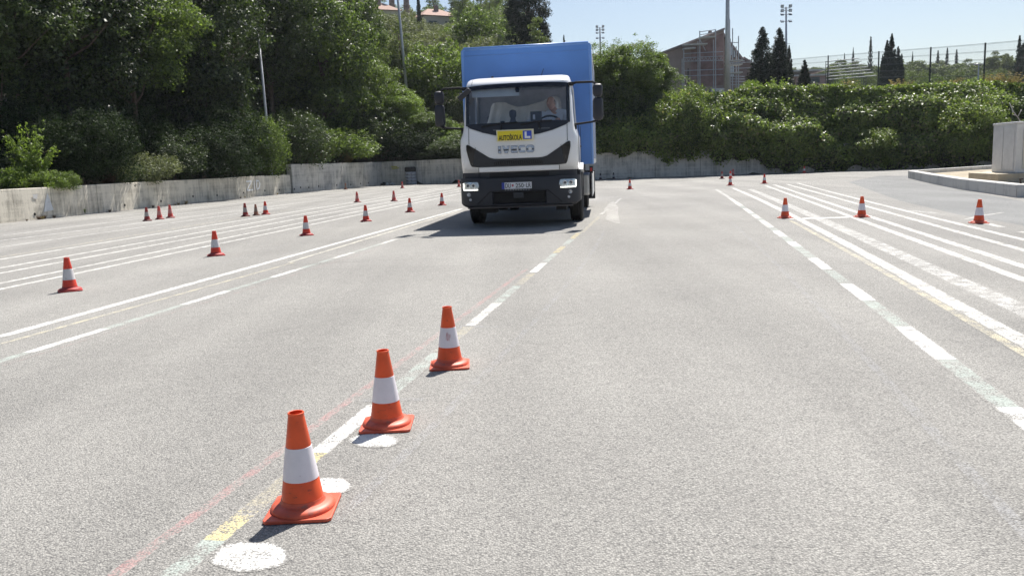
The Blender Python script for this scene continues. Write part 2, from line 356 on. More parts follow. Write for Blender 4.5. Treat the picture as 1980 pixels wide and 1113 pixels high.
def line(px, wd, m, deg=1): c, a, b = path(px, deg); return cut(c, a, b, wd, m)
def ribbon(px, wd, m, z=0, **k): return strip(resample([gp(*p).to_2d() for p in px]), wd, m)
def dashes(allpx, deg, segs, wd):
    c, _, _ = path(allpx, deg)
    for p0, p1, m in segs: cut(c, gp(*p0).y, gp(*p1).y, wd, m)
def blob(cx, cy, rx, ry, m, sl=0.0, seed=1):
    r = random.Random(seed); ph = [r.random()*6.28 for _ in range(4)]; V_ = [gp(cx, cy, .0011)]; er = [0.0]; F_ = []; n = 64
    for ri, (f, e) in enumerate(((.8, 0), (.92, .25), (1.06, 1.0))):
        for k in range(n):
            a = 2*math.pi*k/n; q = f*(1+0.05*math.sin(2*a+ph[0])+0.03*math.sin(5*a+ph[1])); x = rx*q*math.cos(a); V_.append(gp(cx+x, cy+ry*q*math.sin(a)-sl*x, .0011)); er.append(e)
            k2 = (k+1) % n
            if ri == 0: F_.append((0, 1+k, 1+k2))
            else: F_.append((1+(ri-1)*n+k, 1+ri*n+k, 1+ri*n+k2, 1+(ri-1)*n+k2))
    me = bpy.data.meshes.new('road_marking'); me.from_pydata(V_, [], F_); me.update()
    if me.polygons[0].normal.z < 0: me.flip_normals()
    a = me.attributes.new('erode', 'FLOAT', 'POINT'); a.data.foreach_set('value', er)
    return tag(meshobj('road_marking', me, pm(m)), kind='structure')
# line through the near cones: alternating green, yellow and white
NS = [((250, 1185), (372, 1076), 'g'), ((372, 1076), (408, 1044), 'g'), ((408, 1044), (492, 985), 'Z'), ((492, 985), (580, 915), 'q'), ((603, 895), (630, 874), 'Z'),
      ((625, 874), (728, 782), 'w'), ((735, 765), (845, 682), 'g'), ((847, 680), (897, 632), 'q'), ((897, 632), (966, 585), 'f'), ((966, 585), (1000, 552), 'g'),
      ((1000, 551), (1032, 528), 'q'), ((1030, 526), (1050, 508), 'w'), ((1050, 507), (1068, 490), 'g'), ((1068, 489), (1090, 476), 'y'), ((1090, 474), (1112, 462), 'g'), ((1112, 461), (1126, 449), 'y')]
dashes([(385, 1062), (450, 1014), (615, 885), (676, 828), (790, 723), (931, 608), (1015, 540), (1040, 517), (1078, 482), (1120, 455)], 2, NS, 0.085)
ribbon([(1126, 449), (1140, 436), (1158, 419)], .07, 'q'); ribbon([(1162, 414), (1180, 402)], .07, 'v'); ribbon([(1182, 398), (1200, 384)], .08, 'v')
line([(170, 1150), (330, 1030), (440, 945), (560, 862), (700, 760), (830, 655), (900, 606), (960, 562), (1020, 520)], 0.050, 'r', 2)
line([(640, 1010), (760, 905), (880, 792), (960, 690), (1075, 570), (1140, 487), (1175, 445)], 0.05, 's', 2)
blob(483, 1075, 72, 29, 'W', 0.05, 1); blob(640, 938, 40, 16, 'W', 0.02, 2); blob(724, 851, 46, 14, 'W', 0, 3); ribbon([(700, 773), (820, 771)], .06, 's'); ribbon([(890, 631), (965, 631)], .07, 's')
# left hand lines
line([(-60, 668), (0, 651), (239, 584), (427, 531), (560, 494), (615, 479.5), (714, 454), (835, 421), (897, 403.5)], 0.10, 'w')
line([(-60, 681), (0, 664), (239, 601), (410, 553), (560, 507)], 0.05, 'Y')
line([(560, 507), (649, 480), (766, 443), (830, 424), (895, 408)], 0.055, 'c')
dashes([(-80, 722), (51, 681), (212, 635), (345, 589), (447, 562), (583, 518), (636, 500), (690, 487.5), (768, 461.5)], 1,
       [((-80, 722), (51, 681), 'g'), ((51, 681), (212, 635), 'w'), ((212, 635), (345, 589), 'g'), ((345, 589), (447, 562), 'w'), ((447, 562), (519, 536), 'g'), ((519, 536), (583, 518), 'w'), ((583, 518), (636, 500), 'g'), ((636, 500), (690, 487.5), 'f'), ((690, 487), (728, 472), 'g'), ((728, 472), (768, 461.5), 'f')], .085)
line([(0, 707), (120, 671), (212, 645), (345, 600), (450, 568), (583, 526), (740, 478)], 0.03, 'R')
for pts, w_, m in [([(-60, 572), (0, 558.6), (212, 514), (560, 443), (755, 401), (900, 374)], .10, 'f'), ([(-60, 560), (0, 549), (178, 509), (560, 436), (730, 399.5), (900, 369)], .10, 'f'),
                   ([(-60, 539), (0, 528), (341, 465.5), (560, 427), (730, 394), (890, 366)], .10, 'f'), ([(-60, 529), (0, 519.5), (307, 459.5), (560, 418.5), (730, 388), (890, 362)], .10, 'f'),
                   ([(-60, 511), (0, 502), (205, 467.5), (560, 412), (720, 383), (890, 359)], .10, 'f'), ([(-60, 506), (0, 497), (239, 459), (560, 405)], .06, 'Y'),
                   ([(0, 466), (273, 431), (560, 393), (720, 372), (890, 357)], .14, 'v'), ([(0, 455), (273, 424), (560, 387), (700, 369), (860, 353.5)], .14, 'v'),
                   ([(0, 478), (200, 449), (560, 399)], .12, 'v'), ([(200, 421), (560, 381), (783, 360)], .14, 'v')]:
    line(pts, w_, m)
ribbon([(262, 534), (420, 512), (560, 470)], .03, 's'); ribbon([(262, 534), (480, 530), (560, 528)], .03, 's')
# right hand lines
R1 = [(1388, 366), (1410, 384.5), (1455.5, 417), (1508, 449.5), (1569, 500), (1606, 521), (1644, 551), (1689, 585), (1736, 631), (1825, 692), (1935, 772), (2050, 865)]
dashes(R1, 2, [((1388, 366), (1410, 384), 'v'), ((1408, 384), (1431, 398), 'f'), ((1431, 398), (1437, 403), 'g'), ((1437, 403), (1451, 412), 'f'), ((1451, 412), (1455, 415), 'g'), ((1455, 415), (1464, 422), 'f'), ((1464, 422), (1469, 426), 'g'),
                  ((1469, 426), (1488, 439), 'f'), ((1488, 439), (1497, 446), 'g'), ((1497, 446), (1515, 457), 'w'), ((1515, 457), (1525, 467), 'g'), ((1525, 467), (1541, 476), 'w'), ((1541, 476), (1566, 499), 'g'), ((1566, 499), (1606, 520), 'w'),
                  ((1606, 520), (1632, 548), 'g'), ((1632, 548), (1684, 580), 'w'), ((1684, 580), (1742, 631), 'g'), ((1742, 631), (1826, 694), 'w'), ((1826, 694), (1946, 787), 'g'), ((1946, 787), (2060, 880), 'w')], .11)
line([(1421.5, 363), (1470, 390), (1545, 425), (1621.5, 463), (1720, 517), (1814, 566), (1980, 660), (2100, 730)], .13, 'f', 2)
line([(1527, 426.5), (1612, 469), (1700, 521), (1778, 566), (1980, 681), (2080, 741)], .07, 'Y', 2)
line([(1452, 366), (1515, 394), (1584, 422), (1682, 465), (1814, 526), (1980, 598), (2080, 645)], .20, 'v', 2)
line([(1482, 359), (1560, 388), (1652, 423), (1720, 445), (1850, 492), (1980, 540), (2080, 578)], .11, 'f', 2)
line([(1497, 357), (1590, 388), (1682, 419), (1814, 461), (1980, 514), (2080, 548)], .11, 'f', 2)
line([(1520, 356), (1600, 377), (1682, 402), (1800, 433), (1980, 483), (2080, 512)], .10, 'f', 2)
line([(1542, 354), (1630, 377), (1720, 400), (1850, 432), (1980, 463), (2080, 488)], .10, 'f', 2)
ribbon([(1527, 423), (1655, 419.5)], .22, 'W'); ribbon([(1757, 407), (1814, 412)], .12, 'v'); ribbon([(1908, 432), (1937, 439)], .12, 'f'); ribbon([(1868, 424), (1890, 418), (1938, 411)], .07, 'v'); ribbon([(1970, 448), (2000, 450)], .12, 'f')
line([(1418, 429), (1489, 502), (1531, 546), (1621, 638), (1720, 740), (1850, 870), (1990, 1045)], .055, 's', 2)
ribbon([(1140, 382), (1215, 381)], .1, 'v'); ribbon([(1270, 381.5), (1296, 381)], .14, 'v'); ribbon([(1330, 380), (1352, 379.5)], .14, 'v')
P = [gp(*q, 0.0019) for q in [(1167, 405), (1178, 393), (1186, 389), (1196, 400), (1195, 413), (1199, 432), (1186, 430), (1171, 424), (1174, 413)]]
me = bpy.data.meshes.new('road_marking'); me.from_pydata(P, [], [tuple(range(9))]); me.update()
if me.polygons[0].normal.z < 0: me.flip_normals()
tag(meshobj('road_marking', me, asphalt('paint_cream_patch', (0.76, 0.74, 0.70), 0.48, .34)), kind='structure')
ribbon([(560, 521), (800, 517), (1000, 509), (1260, 508), (1540, 510), (1740, 508), (1800, 506)], .022, 'd'); ribbon([(560, 513), (700, 504), (860, 500)], .016, 'd')
# smoother bluish patch of newer asphalt round the kerb
P = [gp(*q, 0.0002) for q in [(1640, 352), (1700, 340), (1756, 340), (1840, 362), (1990, 392), (2100, 415), (2100, 452), (1980, 436), (1850, 414), (1740, 388)]]
me = bpy.data.meshes.new('asphalt_patch'); me.from_pydata(P, [], [tuple(range(10))]); me.update()
if me.polygons[0].normal.z < 0: me.flip_normals()
tag(meshobj('asphalt_patch', me, asphalt('asphalt_newer', tint=(.80, .83, .87))), kind='structure')

# ---- concrete walls
CON = lambda: concrete('concrete_old', (0.68, 0.63, 0.53), (0.21, 0.19, 0.155), 1.1)
CON2 = lambda: concrete('concrete_stained', (0.60, 0.575, 0.53), (0.18, 0.175, 0.165), 1.1)
def wall(pl, h, th, name, m, label, cat, joints, jx=2.4):
    root = empty(name, (pl[0][0], pl[0][1], 0), 0, label, cat); inv = Vector((-pl[0][0], -pl[0][1], 0))
    n = len(pl); off = []
    for i, p in enumerate(pl):
        a = Vector(pl[max(i-1, 0)]); b = Vector(pl[min(i+1, n-1)]); d = (b-a).normalized(); off.append(Vector((-d.y, d.x)))
    pieces = []
    for i in range(n-1):    # cut in panels along the wall with thin open joints
        a, b = Vector(pl[i]), Vector(pl[i+1]); L_ = (b-a).length; k = max(1, round(L_/jx))
        for j in range(k):
            t0, t1 = j/k, (j+1)/k; e = 0.006/L_
            pieces.append((a.lerp(b, t0+e), a.lerp(b, t1-e), off[i].lerp(off[i+1], t0), off[i].lerp(off[i+1], t1)))
    mb = MB()
    for j, (a, b, oa, ob) in enumerate(pieces):
        hh = h+random.uniform(-.008, .008); A = [a, b, b+ob*th, a+oa*th]
        mb.add([(p.x, p.y, -0.3) for p in A]+[(p.x, p.y, hh) for p in A], [(0, 1, 5, 4), (1, 2, 6, 5), (2, 3, 7, 6), (3, 0, 4, 7), (4, 5, 6, 7)])
    mb.v = [(v[0]+inv.x, v[1]+inv.y, v[2]) for v in mb.v]
    mb.build('wall_panel', m, root, bevel=0.012, seg=1)
    # dark core seen in the joints
    mb = MB()
    for q_, (a, b, oa, ob) in enumerate(pieces):
        a2, b2 = a+oa*0.03, b+ob*0.03
        e = (b-a).normalized()*(0.02 if 0 < q_ < len(pieces)-1 else -0.03)
        A = [a2-e, b2+e, b2+ob*(th-.06)+e, a2+oa*(th-.06)-e]
        mb.add([(p.x+inv.x, p.y+inv.y, -0.3) for p in A]+[(p.x+inv.x, p.y+inv.y, h-.05) for p in A], [(0, 1, 5, 4), (1, 2, 6, 5), (2, 3, 7, 6), (3, 0, 4, 7), (4, 5, 6, 7)])
    mb.build('wall_core', mat('joint_dark', (0.06, 0.055, 0.05), 0.95), root)
    for px, py, Yh in joints:            # weep holes: short dark pipes in the face
        pass
    return root, inv
wl_root, wl_inv = wall(WL, 0.92, 0.28, 'concrete_wall', CON(), 'long low weathered concrete wall below the dark trees, with drain holes', 'wall', [])
wt_root, wt_inv = wall(WT, 1.42, 0.30, 'concrete_wall', CON2(), 'taller streaked grey concrete wall running along the back of the lot', 'wall', [])
def on_wall(px, py, pl, out=0.0):
    """hit of a photo ray with the vertical wall faces"""
    d = ray(px, py); best = None
    for (x1, y1), (x2, y2) in zip(pl[:-1], pl[1:]):
        ex, ey = x2-x1, y2-y1; den = d[0]*ey-d[1]*ex
        if abs(den) < 1e-9: continue
        t = (x1*ey-y1*ex)/den; s = ((d[0]*t-x1)*ex+(d[1]*t-y1)*ey)/(ex*ex+ey*ey)
        if t > 0 and -1e-6 <= s <= 1+1e-6 and (best is None or t < best[0]): best = (t, Vector((ex, ey, 0)).normalized())
    t, e = best; nrm = Vector((e.y, -e.x, 0))
    return Vector((d[0]*t, d[1]*t, CAM_H+d[2]*t))+nrm*out, e, nrm
def hole(px, py, pl, root, inv, r_=0.045):
    p, e, nr = on_wall(px, py, pl); p = p+inv
    mb = MB(); mb.tube([p-nr*0.05, p+nr*0.012], r_, 12); mb.build('drain_hole', mat('hole_dark', (0.012, 0.012, 0.012), 0.9), root)
for px, py in [(67, 414), (241, 396.5), (311, 389), (373, 379.5), (419.5, 377.5), (471, 372.5), (512, 368.5), (540, 367)]: hole(px, py, WL, wl_root, wl_inv, 0.042)
for px, py in [(569, 365.5), (581, 362.5), (597, 362.5), (616, 360), (651, 358), (678, 357), (697, 355), (712, 353.5)]: hole(px, py, WT, wt_root, wt_inv, 0.045)
def wall_poly(pts, pl, m, root, inv, name='painted_mark'):
    P = [on_wall(px, py, pl, 0.014)[0]+inv for px, py in pts]; me = bpy.data.meshes.new(name); me.from_pydata(P, [], [tuple(range(len(P)))]); me.update()
    return meshobj(name, me, m, root)
fadedw = asphalt('faded_wall_paint', (0.62, 0.64, 0.66), 0.10)
wall_poly([(91, 373), (95, 384), (103, 406), (84, 410), (87, 388)], WL, fadedw, wl_root, wl_inv)
fw2 = concrete('faded_white', (0.80, 0.82, 0.84), (0.58, 0.59, 0.60), 1.4)
def strokes(paths, pl, m, root, inv, wd=0.05, name='painted_letter'):
    for path in paths:
        mb = MB()
        for (a, b) in zip(path[:-1], path[1:]):
            A, e, nr = on_wall(*a, pl, 0.014); B, _, _ = on_wall(*b, pl, 0.014); d = (B-A).normalized(); q = nr.cross(d)*wd*0.5; ex = d*wd*0.3
            mb.add([A-q-ex+inv, B-q+ex+inv, B+q+ex+inv, A+q-ex+inv], [(0, 1, 2, 3)])
        mb.build(name, m, root)
strokes([[(476, 351), (486, 350), (477, 368), (488, 367)], [(490.5, 350), (491.5, 367)], [(495, 349), (496, 366), (500, 364), (502, 356), (500, 350), (495, 349)]], WL, fw2, wl_root, wl_inv, 0.065)
for k, (x, y) in enumerate([(62, 376)]):
    wall_poly([(x, y), (x+10, y-1), (x+9, y+9), (x+1, y+8)], WL, concrete('pale_repair', (0.56, 0.55, 0.53), (0.42, 0.41, 0.38), 1.4), wl_root, wl_inv, 'repair_patch')
strokes([[(757, 322), (768, 322.5)], [(758, 326), (771, 325)]], WT, mat('yellow_spray', (0.42, 0.40, 0.06), 0.8), wt_root, wt_inv, 0.06, 'spray_mark')
# end face return of the tall wall where the height steps
# ================================================================== FOLIAGE
LM = {
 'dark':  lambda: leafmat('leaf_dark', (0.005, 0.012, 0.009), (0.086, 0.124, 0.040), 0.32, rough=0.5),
 'shade': lambda: leafmat('leaf_painted_shade', (0.005, 0.010, 0.007), (0.040, 0.064, 0.024), 0.20, rough=0.65, spec=0.12),  # darkened leaf colour paints the shade under the overhanging trees
 'mid':   lambda: leafmat('leaf_mid', (0.015, 0.034, 0.013), (0.168, 0.228, 0.062), 0.44, rough=0.5),
 'light': lambda: leafmat('leaf_light', (0.055, 0.085, 0.020), (0.23, 0.315, 0.075), 0.48, rough=0.5),
 'olive': lambda: leafmat('leaf_olive', (0.065, 0.082, 0.040), (0.23, 0.25, 0.14), 0.30, rough=0.6),
 'pine':  lambda: leafmat('needle_pine', (0.040, 0.056, 0.020), (0.18, 0.228, 0.082), 0.32, rough=0.6),
 'cyp':   lambda: leafmat('needle_cypress', (0.010, 0.018, 0.011), (0.032, 0.048, 0.024), 0.10, rough=0.7),
 'ivy':   lambda: leafmat('leaf_ivy', (0.013, 0.030, 0.012), (0.225, 0.295, 0.080), 0.40, rough=0.45, dry=(0.30, 0.27, 0.17), dryamt=0.05, ps=0.7, npw=1.8),
 'dry':   lambda: leafmat('dry_stalks', (0.16, 0.12, 0.06), (0.42, 0.33, 0.17), 0.3, rough=0.8),
 'dryred': lambda: leafmat('dry_brush', (0.06, 0.035, 0.022), (0.17, 0.10, 0.06), 0.2, rough=0.8)}
BARK = lambda: mat('bark', (0.10, 0.075, 0.055), 0.95, var=0.4, scale=5, bump=0.8, bscale=30)
CROWNS = {}
def ell_pts(n, c, rad, rng, shell=0.45):
    d = rng.normal(size=(n, 3)); d /= np.linalg.norm(d, axis=1, keepdims=True); return np.array(c)+d*np.array(rad)*(shell+(1-shell)*rng.random((n, 1)))
def crown_mesh(key):
    """shared crown meshes, base of the tree at the origin; returns (mesh, clump centres)"""
    if key in CROWNS: return CROWNS[key]
    kind, seed = key; rng = np.random.default_rng(seed*13+5)
    if kind == 'broad':      # 10 m tall, down to the ground
        cs = np.concatenate([ell_pts(44, (0, 0, 6.0), (2.9, 2.9, 4.0), rng, 0.6), ell_pts(13, (0, 0, 2.4), (2.2, 2.2, 1.7), rng, 0.5)]); rs = 0.55+0.95*rng.random(len(cs))**1.5
        V = np.concatenate([cloud(cs, rs, 38000, 0.165, seed, 0.75, 0.45, top=0.55), cloud(wisps((0, 0, 6.0), (3.2, 3.2, 4.4), 90, rng), 0.18+0.3*rng.random(90), 5000, 0.15, seed+9, 1.1, 0.1, vert=0.7), cloud(ell_pts(25, (0, 0, 5.5), (1.6, 1.6, 3.4), rng), [1.0]*25, 3600, 0.27, seed+50)])
    elif kind == 'spread':   # 10 m tall, open crown with visible gaps near the bottom
        cs = ell_pts(60, (0, 0, 6.8), (3.3, 3.3, 3.1), rng, 0.5); rs = 0.5+0.8*rng.random(len(cs))
        V = np.concatenate([cloud(cs, rs, 34000, 0.165, seed, 0.7, 0.45, top=0.55), cloud(wisps((0, 0, 6.8), (3.6, 3.6, 3.5), 90, rng), 0.18+0.3*rng.random(90), 5000, 0.15, seed+9, 1.1, 0.1, vert=0.7), cloud(ell_pts(18, (0, 0, 6.5), (1.8, 1.8, 2.3), rng), [0.9]*18, 2200, 0.27, seed+50)])
    elif kind == 'bush':     # 2 m tall
        cs = ell_pts(26, (0, 0, 0.95), (0.95, 0.95, 0.75), rng, 0.4); cs[:, 2] = np.maximum(cs[:, 2], 0.2); rs = 0.2+0.3*rng.random(len(cs))
        V = np.concatenate([cloud(cs, rs, 8500, 0.09, seed, 0.9, 0.3, vert=0.4), cloud(wisps((0, 0, .9), (1.0, 1.0, .95), 60, rng), 0.06+0.10*rng.random(60), 1800, 0.08, seed+9, 1.3, 0.1, vert=0.9)])
    elif kind == 'thicket':  # 4 m tall ragged bush
        cs = np.concatenate([ell_pts(30, (0, 0, 2.0), (1.5, 1.5, 1.5), rng, 0.45), ell_pts(10, (0, 0, 0.8), (1.5, 1.5, .6), rng, 0.6)]); rs = 0.3+0.55*rng.random(len(cs))
        V = np.concatenate([cloud(cs, rs, 15000, 0.125, seed, 0.95, 0.35, vert=0.3), cloud(wisps((0, 0, 2.0), (1.7, 1.7, 1.9), 80, rng), 0.12+0.2*rng.random(80), 3500, 0.115, seed+9, 1.4, 0.1, vert=1.0)])
    elif kind == 'shoots':   # 2 m tall loose shrub of upright shoots
        cs = []; rs = []
        for k in range(34):
            a = rng.random()*6.28; h = 0.9+1.1*rng.random(); sp = 0.25+0.55*rng.random()
            for t in np.linspace(0.15, 1, 9): cs.append((math.cos(a)*sp*t**1.4, math.sin(a)*sp*t**1.4, h*t)); rs.append(0.17*(1.15-0.75*t))
        V = cloud(cs, rs, 9500, 0.08, seed, 1.0, 0.1, vert=0.8)
    elif kind == 'pine':     # 8 m tall, irregular conical
        cs = []; rs = []
        for t in np.linspace(0.10, 1.0, 15):
            rr = 2.3*(1.02-t)**0.75*(0.8+0.4*rng.random())
            for k in range(max(1, int(9*(1.1-t)))): 
                a = rng.random()*6.28; q = rr*(0.45+0.55*rng.random()); cs.append((math.cos(a)*q, math.sin(a)*q, 8*t-0.3)); rs.append(0.32+0.55*rng.random()*(1.1-t*0.7))
        V = cloud(cs, rs, 12000, 0.22, seed, 0.6, 0.4, aspect=0.38, vert=0.6, top=0.5)
    elif kind == 'olive':    # 5 m round
        cs = ell_pts(42, (0, 0, 2.9), (2.1, 2.1, 1.9), rng, 0.5); rs = 0.4+0.6*rng.random(len(cs)); V = np.concatenate([cloud(cs, rs, 11000, 0.19, seed, 0.8, 0.5, aspect=0.4, top=0.5), cloud(wisps((0, 0, 2.9), (2.3, 2.3, 2.1), 50, rng), 0.12+0.22*rng.random(50), 1800, 0.17, seed+9, 1.1, 0.1, vert=0.7)])
    elif kind == 'umbrella': # 8 m, flat round top
        cs = ell_pts(46, (0, 0, 5.3), (3.6, 3.6, 2.4), rng, 0.55); rs = 0.5+0.6*rng.random(len(cs)); V = cloud(cs, rs, 9000, 0.32, seed, 0.65, 0.5, aspect=0.45, top=0.6)
    elif kind == 'cypress':  # 10 m tall spire, slender
        cs = []; rs = []
        for t in np.linspace(0.03, 1, 60):
            prof = (min(1, 0.55+t*1.6))*(1-t)**0.72*1.05+0.03
            for k in range(5): a = rng.random()*6.28; q = prof*(0.45+0.45*rng.random()); cs.append((math.cos(a)*q, math.sin(a)*q, 10*t*0.985)); rs.append(0.07+0.26*prof)
        V = cloud(cs, rs, 20000, 0.19, seed, 1.5, 0.35, aspect=0.3, vert=2.2, spread=0.5)
    elif kind == 'column':   # 18 m dense dark column with a broad round head
        cs = []; rs = []
        for t in np.linspace(0.04, 1, 60):
            prof = 2.1*min(1, 0.7+t)*(1-max(0, t-0.72)/0.28*0.85)
            for k in range(9): a = rng.random()*6.28; q = prof*(0.72+0.22*rng.random()); cs.append((math.cos(a)*q, math.sin(a)*q, 18*t)); rs.append(0.30+0.25*rng.random())
        V = cloud(cs, rs, 52000, 0.26, seed, 1.2, 0.4, aspect=0.35, vert=1.2)
    elif kind == 'spiky':    # 8 m open conifer with whorls of upswept branches
        cs = []; rs = []
        for t in np.linspace(0.15, 1, 13):
            L_ = 1.9*(1.03-t)*(0.8+0.4*rng.random())
            for k in range(5):
                a = k*1.257+t*9+rng.random()*0.5
                for s in np.linspace(0.25, 1, 5): cs.append((math.cos(a)*L_*s, math.sin(a)*L_*s, 8*t-0.5+0.55*s*s)); rs.append(0.20*(1.2-0.6*s))
        V = cloud(cs, rs, 6500, 0.20, seed, 0.8, 0.2, aspect=0.3, vert=0.5)
    me = npmesh(kind+'_crown', V, quads(V)); CROWNS[key] = (me, np.array(cs)); return CROWNS[key]
TRUNKS = {}
def trunk_mesh(key):
    if key in TRUNKS: return TRUNKS[key]
    kind, seed = key; me, cs = crown_mesh(key); rng = random.Random(seed); mb = MB(); H_ = float(cs[:, 2].max())
    r0 = {'bush': .04, 'shoots': .03, 'thicket': .06, 'olive': .14, 'cypress': .12, 'column': .28}.get(kind, .17)
    top = H_*0.9; pts = [Vector((0, 0, -0.6))]+[Vector((rng.uniform(-.02, .02)*H_*t, rng.uniform(-.02, .02)*H_*t, top*t)) for t in (0.12, 0.3, 0.5, 0.7, 1.0)]
    mb.tube(pts, [r0*1.25, r0, r0*.85, r0*.65, r0*.42, r0*.12], 8)
    idx = list(range(len(cs))); rng.shuffle(idx)
    for i in idx[:14]:
        c = Vector(cs[i]); h = max(0.15*H_, c.z-0.22*H_*rng.uniform(.6, 1.3)); 
        st = Vector((0, 0, h)); mid = st.lerp(c, .5)+Vector((0, 0, -0.03*H_))
        mb.tube([st, mid, c], [r0*.38, r0*.25, r0*.08], 6)
    m2 = mb.build('trunk_tmp', BARK(), None, smooth=True); tme = m2.data; bpy.data.objects.remove(m2); TRUNKS[key] = tme; return tme
def tree(name, kind, seed, x, y, z, h, wf, leaf, label, cat, group=None, rz=None, trunk=True, lean=(0, 0)):
    nomh = {'broad': 10.2, 'spread': 10.2, 'bush': 2.0, 'thicket': 4.0, 'shoots': 2.0, 'pine': 8.0, 'olive': 5.2, 'umbrella': 8.0, 'cypress': 10.0, 'column': 18.5, 'spiky': 8.0}[kind]
    s = h/nomh; o = empty(name, (x, y, z), random.uniform(0, 6.28) if rz is None else rz, label, cat, group); o.scale = (s*wf, s*wf, s)
    o.rotation_euler[0] = lean[0]; o.rotation_euler[1] = lean[1]
    me, _ = crown_mesh((kind, seed)); lm = LM[leaf]()
    if len(me.materials) == 0: me.materials.append(lm)
    c = bpy.data.objects.new('crown' if kind not in ('bush', 'shoots', 'thicket') else 'foliage', me); COL.objects.link(c); c.parent = o
    if me.materials[0] != lm:
        c.material_slots[0].link = 'OBJECT'; c.material_slots[0].material = lm
    if trunk:
        t = bpy.data.objects.new('trunk' if kind not in ('bush', 'shoots', 'thicket') else 'stem', trunk_mesh((kind, seed))); COL.objects.link(t); t.parent = o
    return o
def tree_px(name, kind, seed, px, Y, ytop, wpx, leaf, label, cat, group=None, base=None, **k):
    """tree standing at distance Y in line with photo column px; its top at photo row ytop, wpx wide"""
    nomw = {'broad': 7.4, 'spread': 8.2, 'bush': 2.3, 'thicket': 3.9, 'shoots': 1.9, 'pine': 5.2, 'olive': 5.2, 'umbrella': 8.6, 'cypress': 2.3, 'column': 5.0, 'spiky': 3.6}[kind]
    p = at(px, ytop, Y); z = tz(p.x, p.y) if base is None else base
    if base is None and kind in ('bush', 'shoots', 'thicket'): z = max(z, 0.80 if Y < 42 else 1.28)
    h = p.z-z
    nomh = {'broad': 10.2, 'spread': 10.2, 'bush': 2.0, 'thicket': 4.0, 'shoots': 2.0, 'pine': 8.0, 'olive': 5.2, 'umbrella': 8.0, 'cypress': 10.0, 'column': 18.5, 'spiky': 8.0}[kind]
    wf = (wpx/FPX*Y/nomw)/(h/nomh)
    return tree(name, kind, seed, p.x, p.y, z-0.05, h, wf, leaf, label, cat, group, **k)

# --- big dark trees behind the left wall: front row, then the rows up the slope
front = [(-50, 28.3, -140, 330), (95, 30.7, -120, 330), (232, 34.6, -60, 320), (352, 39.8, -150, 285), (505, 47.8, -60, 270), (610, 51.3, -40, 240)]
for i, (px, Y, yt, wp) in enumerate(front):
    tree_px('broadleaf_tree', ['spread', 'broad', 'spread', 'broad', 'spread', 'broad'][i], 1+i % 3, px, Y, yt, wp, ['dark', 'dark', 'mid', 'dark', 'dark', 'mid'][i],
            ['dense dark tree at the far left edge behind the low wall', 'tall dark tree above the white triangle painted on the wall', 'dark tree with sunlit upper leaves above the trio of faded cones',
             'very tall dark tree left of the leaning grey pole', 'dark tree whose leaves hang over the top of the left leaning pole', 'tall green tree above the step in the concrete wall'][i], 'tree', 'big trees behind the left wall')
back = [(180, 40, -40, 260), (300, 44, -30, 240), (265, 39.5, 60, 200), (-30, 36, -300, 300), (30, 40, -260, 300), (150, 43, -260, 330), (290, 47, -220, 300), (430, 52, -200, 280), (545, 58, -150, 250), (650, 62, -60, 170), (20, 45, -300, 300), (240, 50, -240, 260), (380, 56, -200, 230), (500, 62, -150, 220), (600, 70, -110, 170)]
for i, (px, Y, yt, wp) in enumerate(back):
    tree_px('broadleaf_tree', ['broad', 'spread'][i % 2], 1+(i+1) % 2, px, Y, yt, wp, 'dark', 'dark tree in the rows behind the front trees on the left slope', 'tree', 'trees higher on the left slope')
# right border of the wood stepping down to the back wall
for i, (px, Y, yt, wp, lf) in enumerate([(700, 55, 95, 150, 'mid'), (760, 55, 168, 120, 'light'), (823, 54, 212, 110, 'mid'), (880, 56, 240, 100, 'light'), (690, 63, 20, 120, 'mid'), (945, 54, 262, 100, 'mid')]):
    tree_px('broadleaf_tree', 'broad', 1+i % 3, px, Y, yt, wp, lf,
            ['bushy green tree right of the tall tree above the wall step', 'bright green bushy tree below the tall thin light pole', 'low bushy green tree above the stack of tyres', 'pale green bush tree left of the truck, behind its mirror', 'green tree on the slope left of the tall thin light pole', 'bushy tree hidden behind the truck cab'][i], 'tree', 'bushy trees behind the back wall')
# undergrowth along the wall
ORD = 'first second third fourth fifth sixth seventh eighth ninth tenth eleventh twelfth thirteenth fourteenth fifteenth'.split()
ug = [(15, 26.3, 300, 150, 'bush', 'dark'), (145, 27.6, 262, 150, 'bush', 'dark'), (190, 28.6, 230, 130, 'bush', 'dark'), (330, 32.6, 235, 150, 'bush', 'dark'), (385, 34.8, 250, 150, 'bush', 'dark'), (440, 37.5, 250, 150, 'bush', 'dark'), (560, 43.6, 230, 130, 'bush', 'dark'),
      (610, 46, 235, 110, 'bush', 'mid'), (650, 48.6, 240, 90, 'bush', 'mid'), (715, 53, 250, 90, 'bush', 'dark'), (790, 52.5, 268, 80, 'bush', 'dark'), (850, 51.5, 262, 90, 'bush', 'dark'), (905, 50.6, 270, 80, 'bush', 'dark'), (250, 32.2, 250, 130, 'bush', 'dark'), (80, 26.8, 255, 130, 'bush', 'dark'),
      (600, 46, 285, 80, 'shoots', 'dryred'), (725, 52.8, 288, 80, 'shoots', 'dryred'), (770, 52.8, 296, 60, 'shoots', 'dryred')]
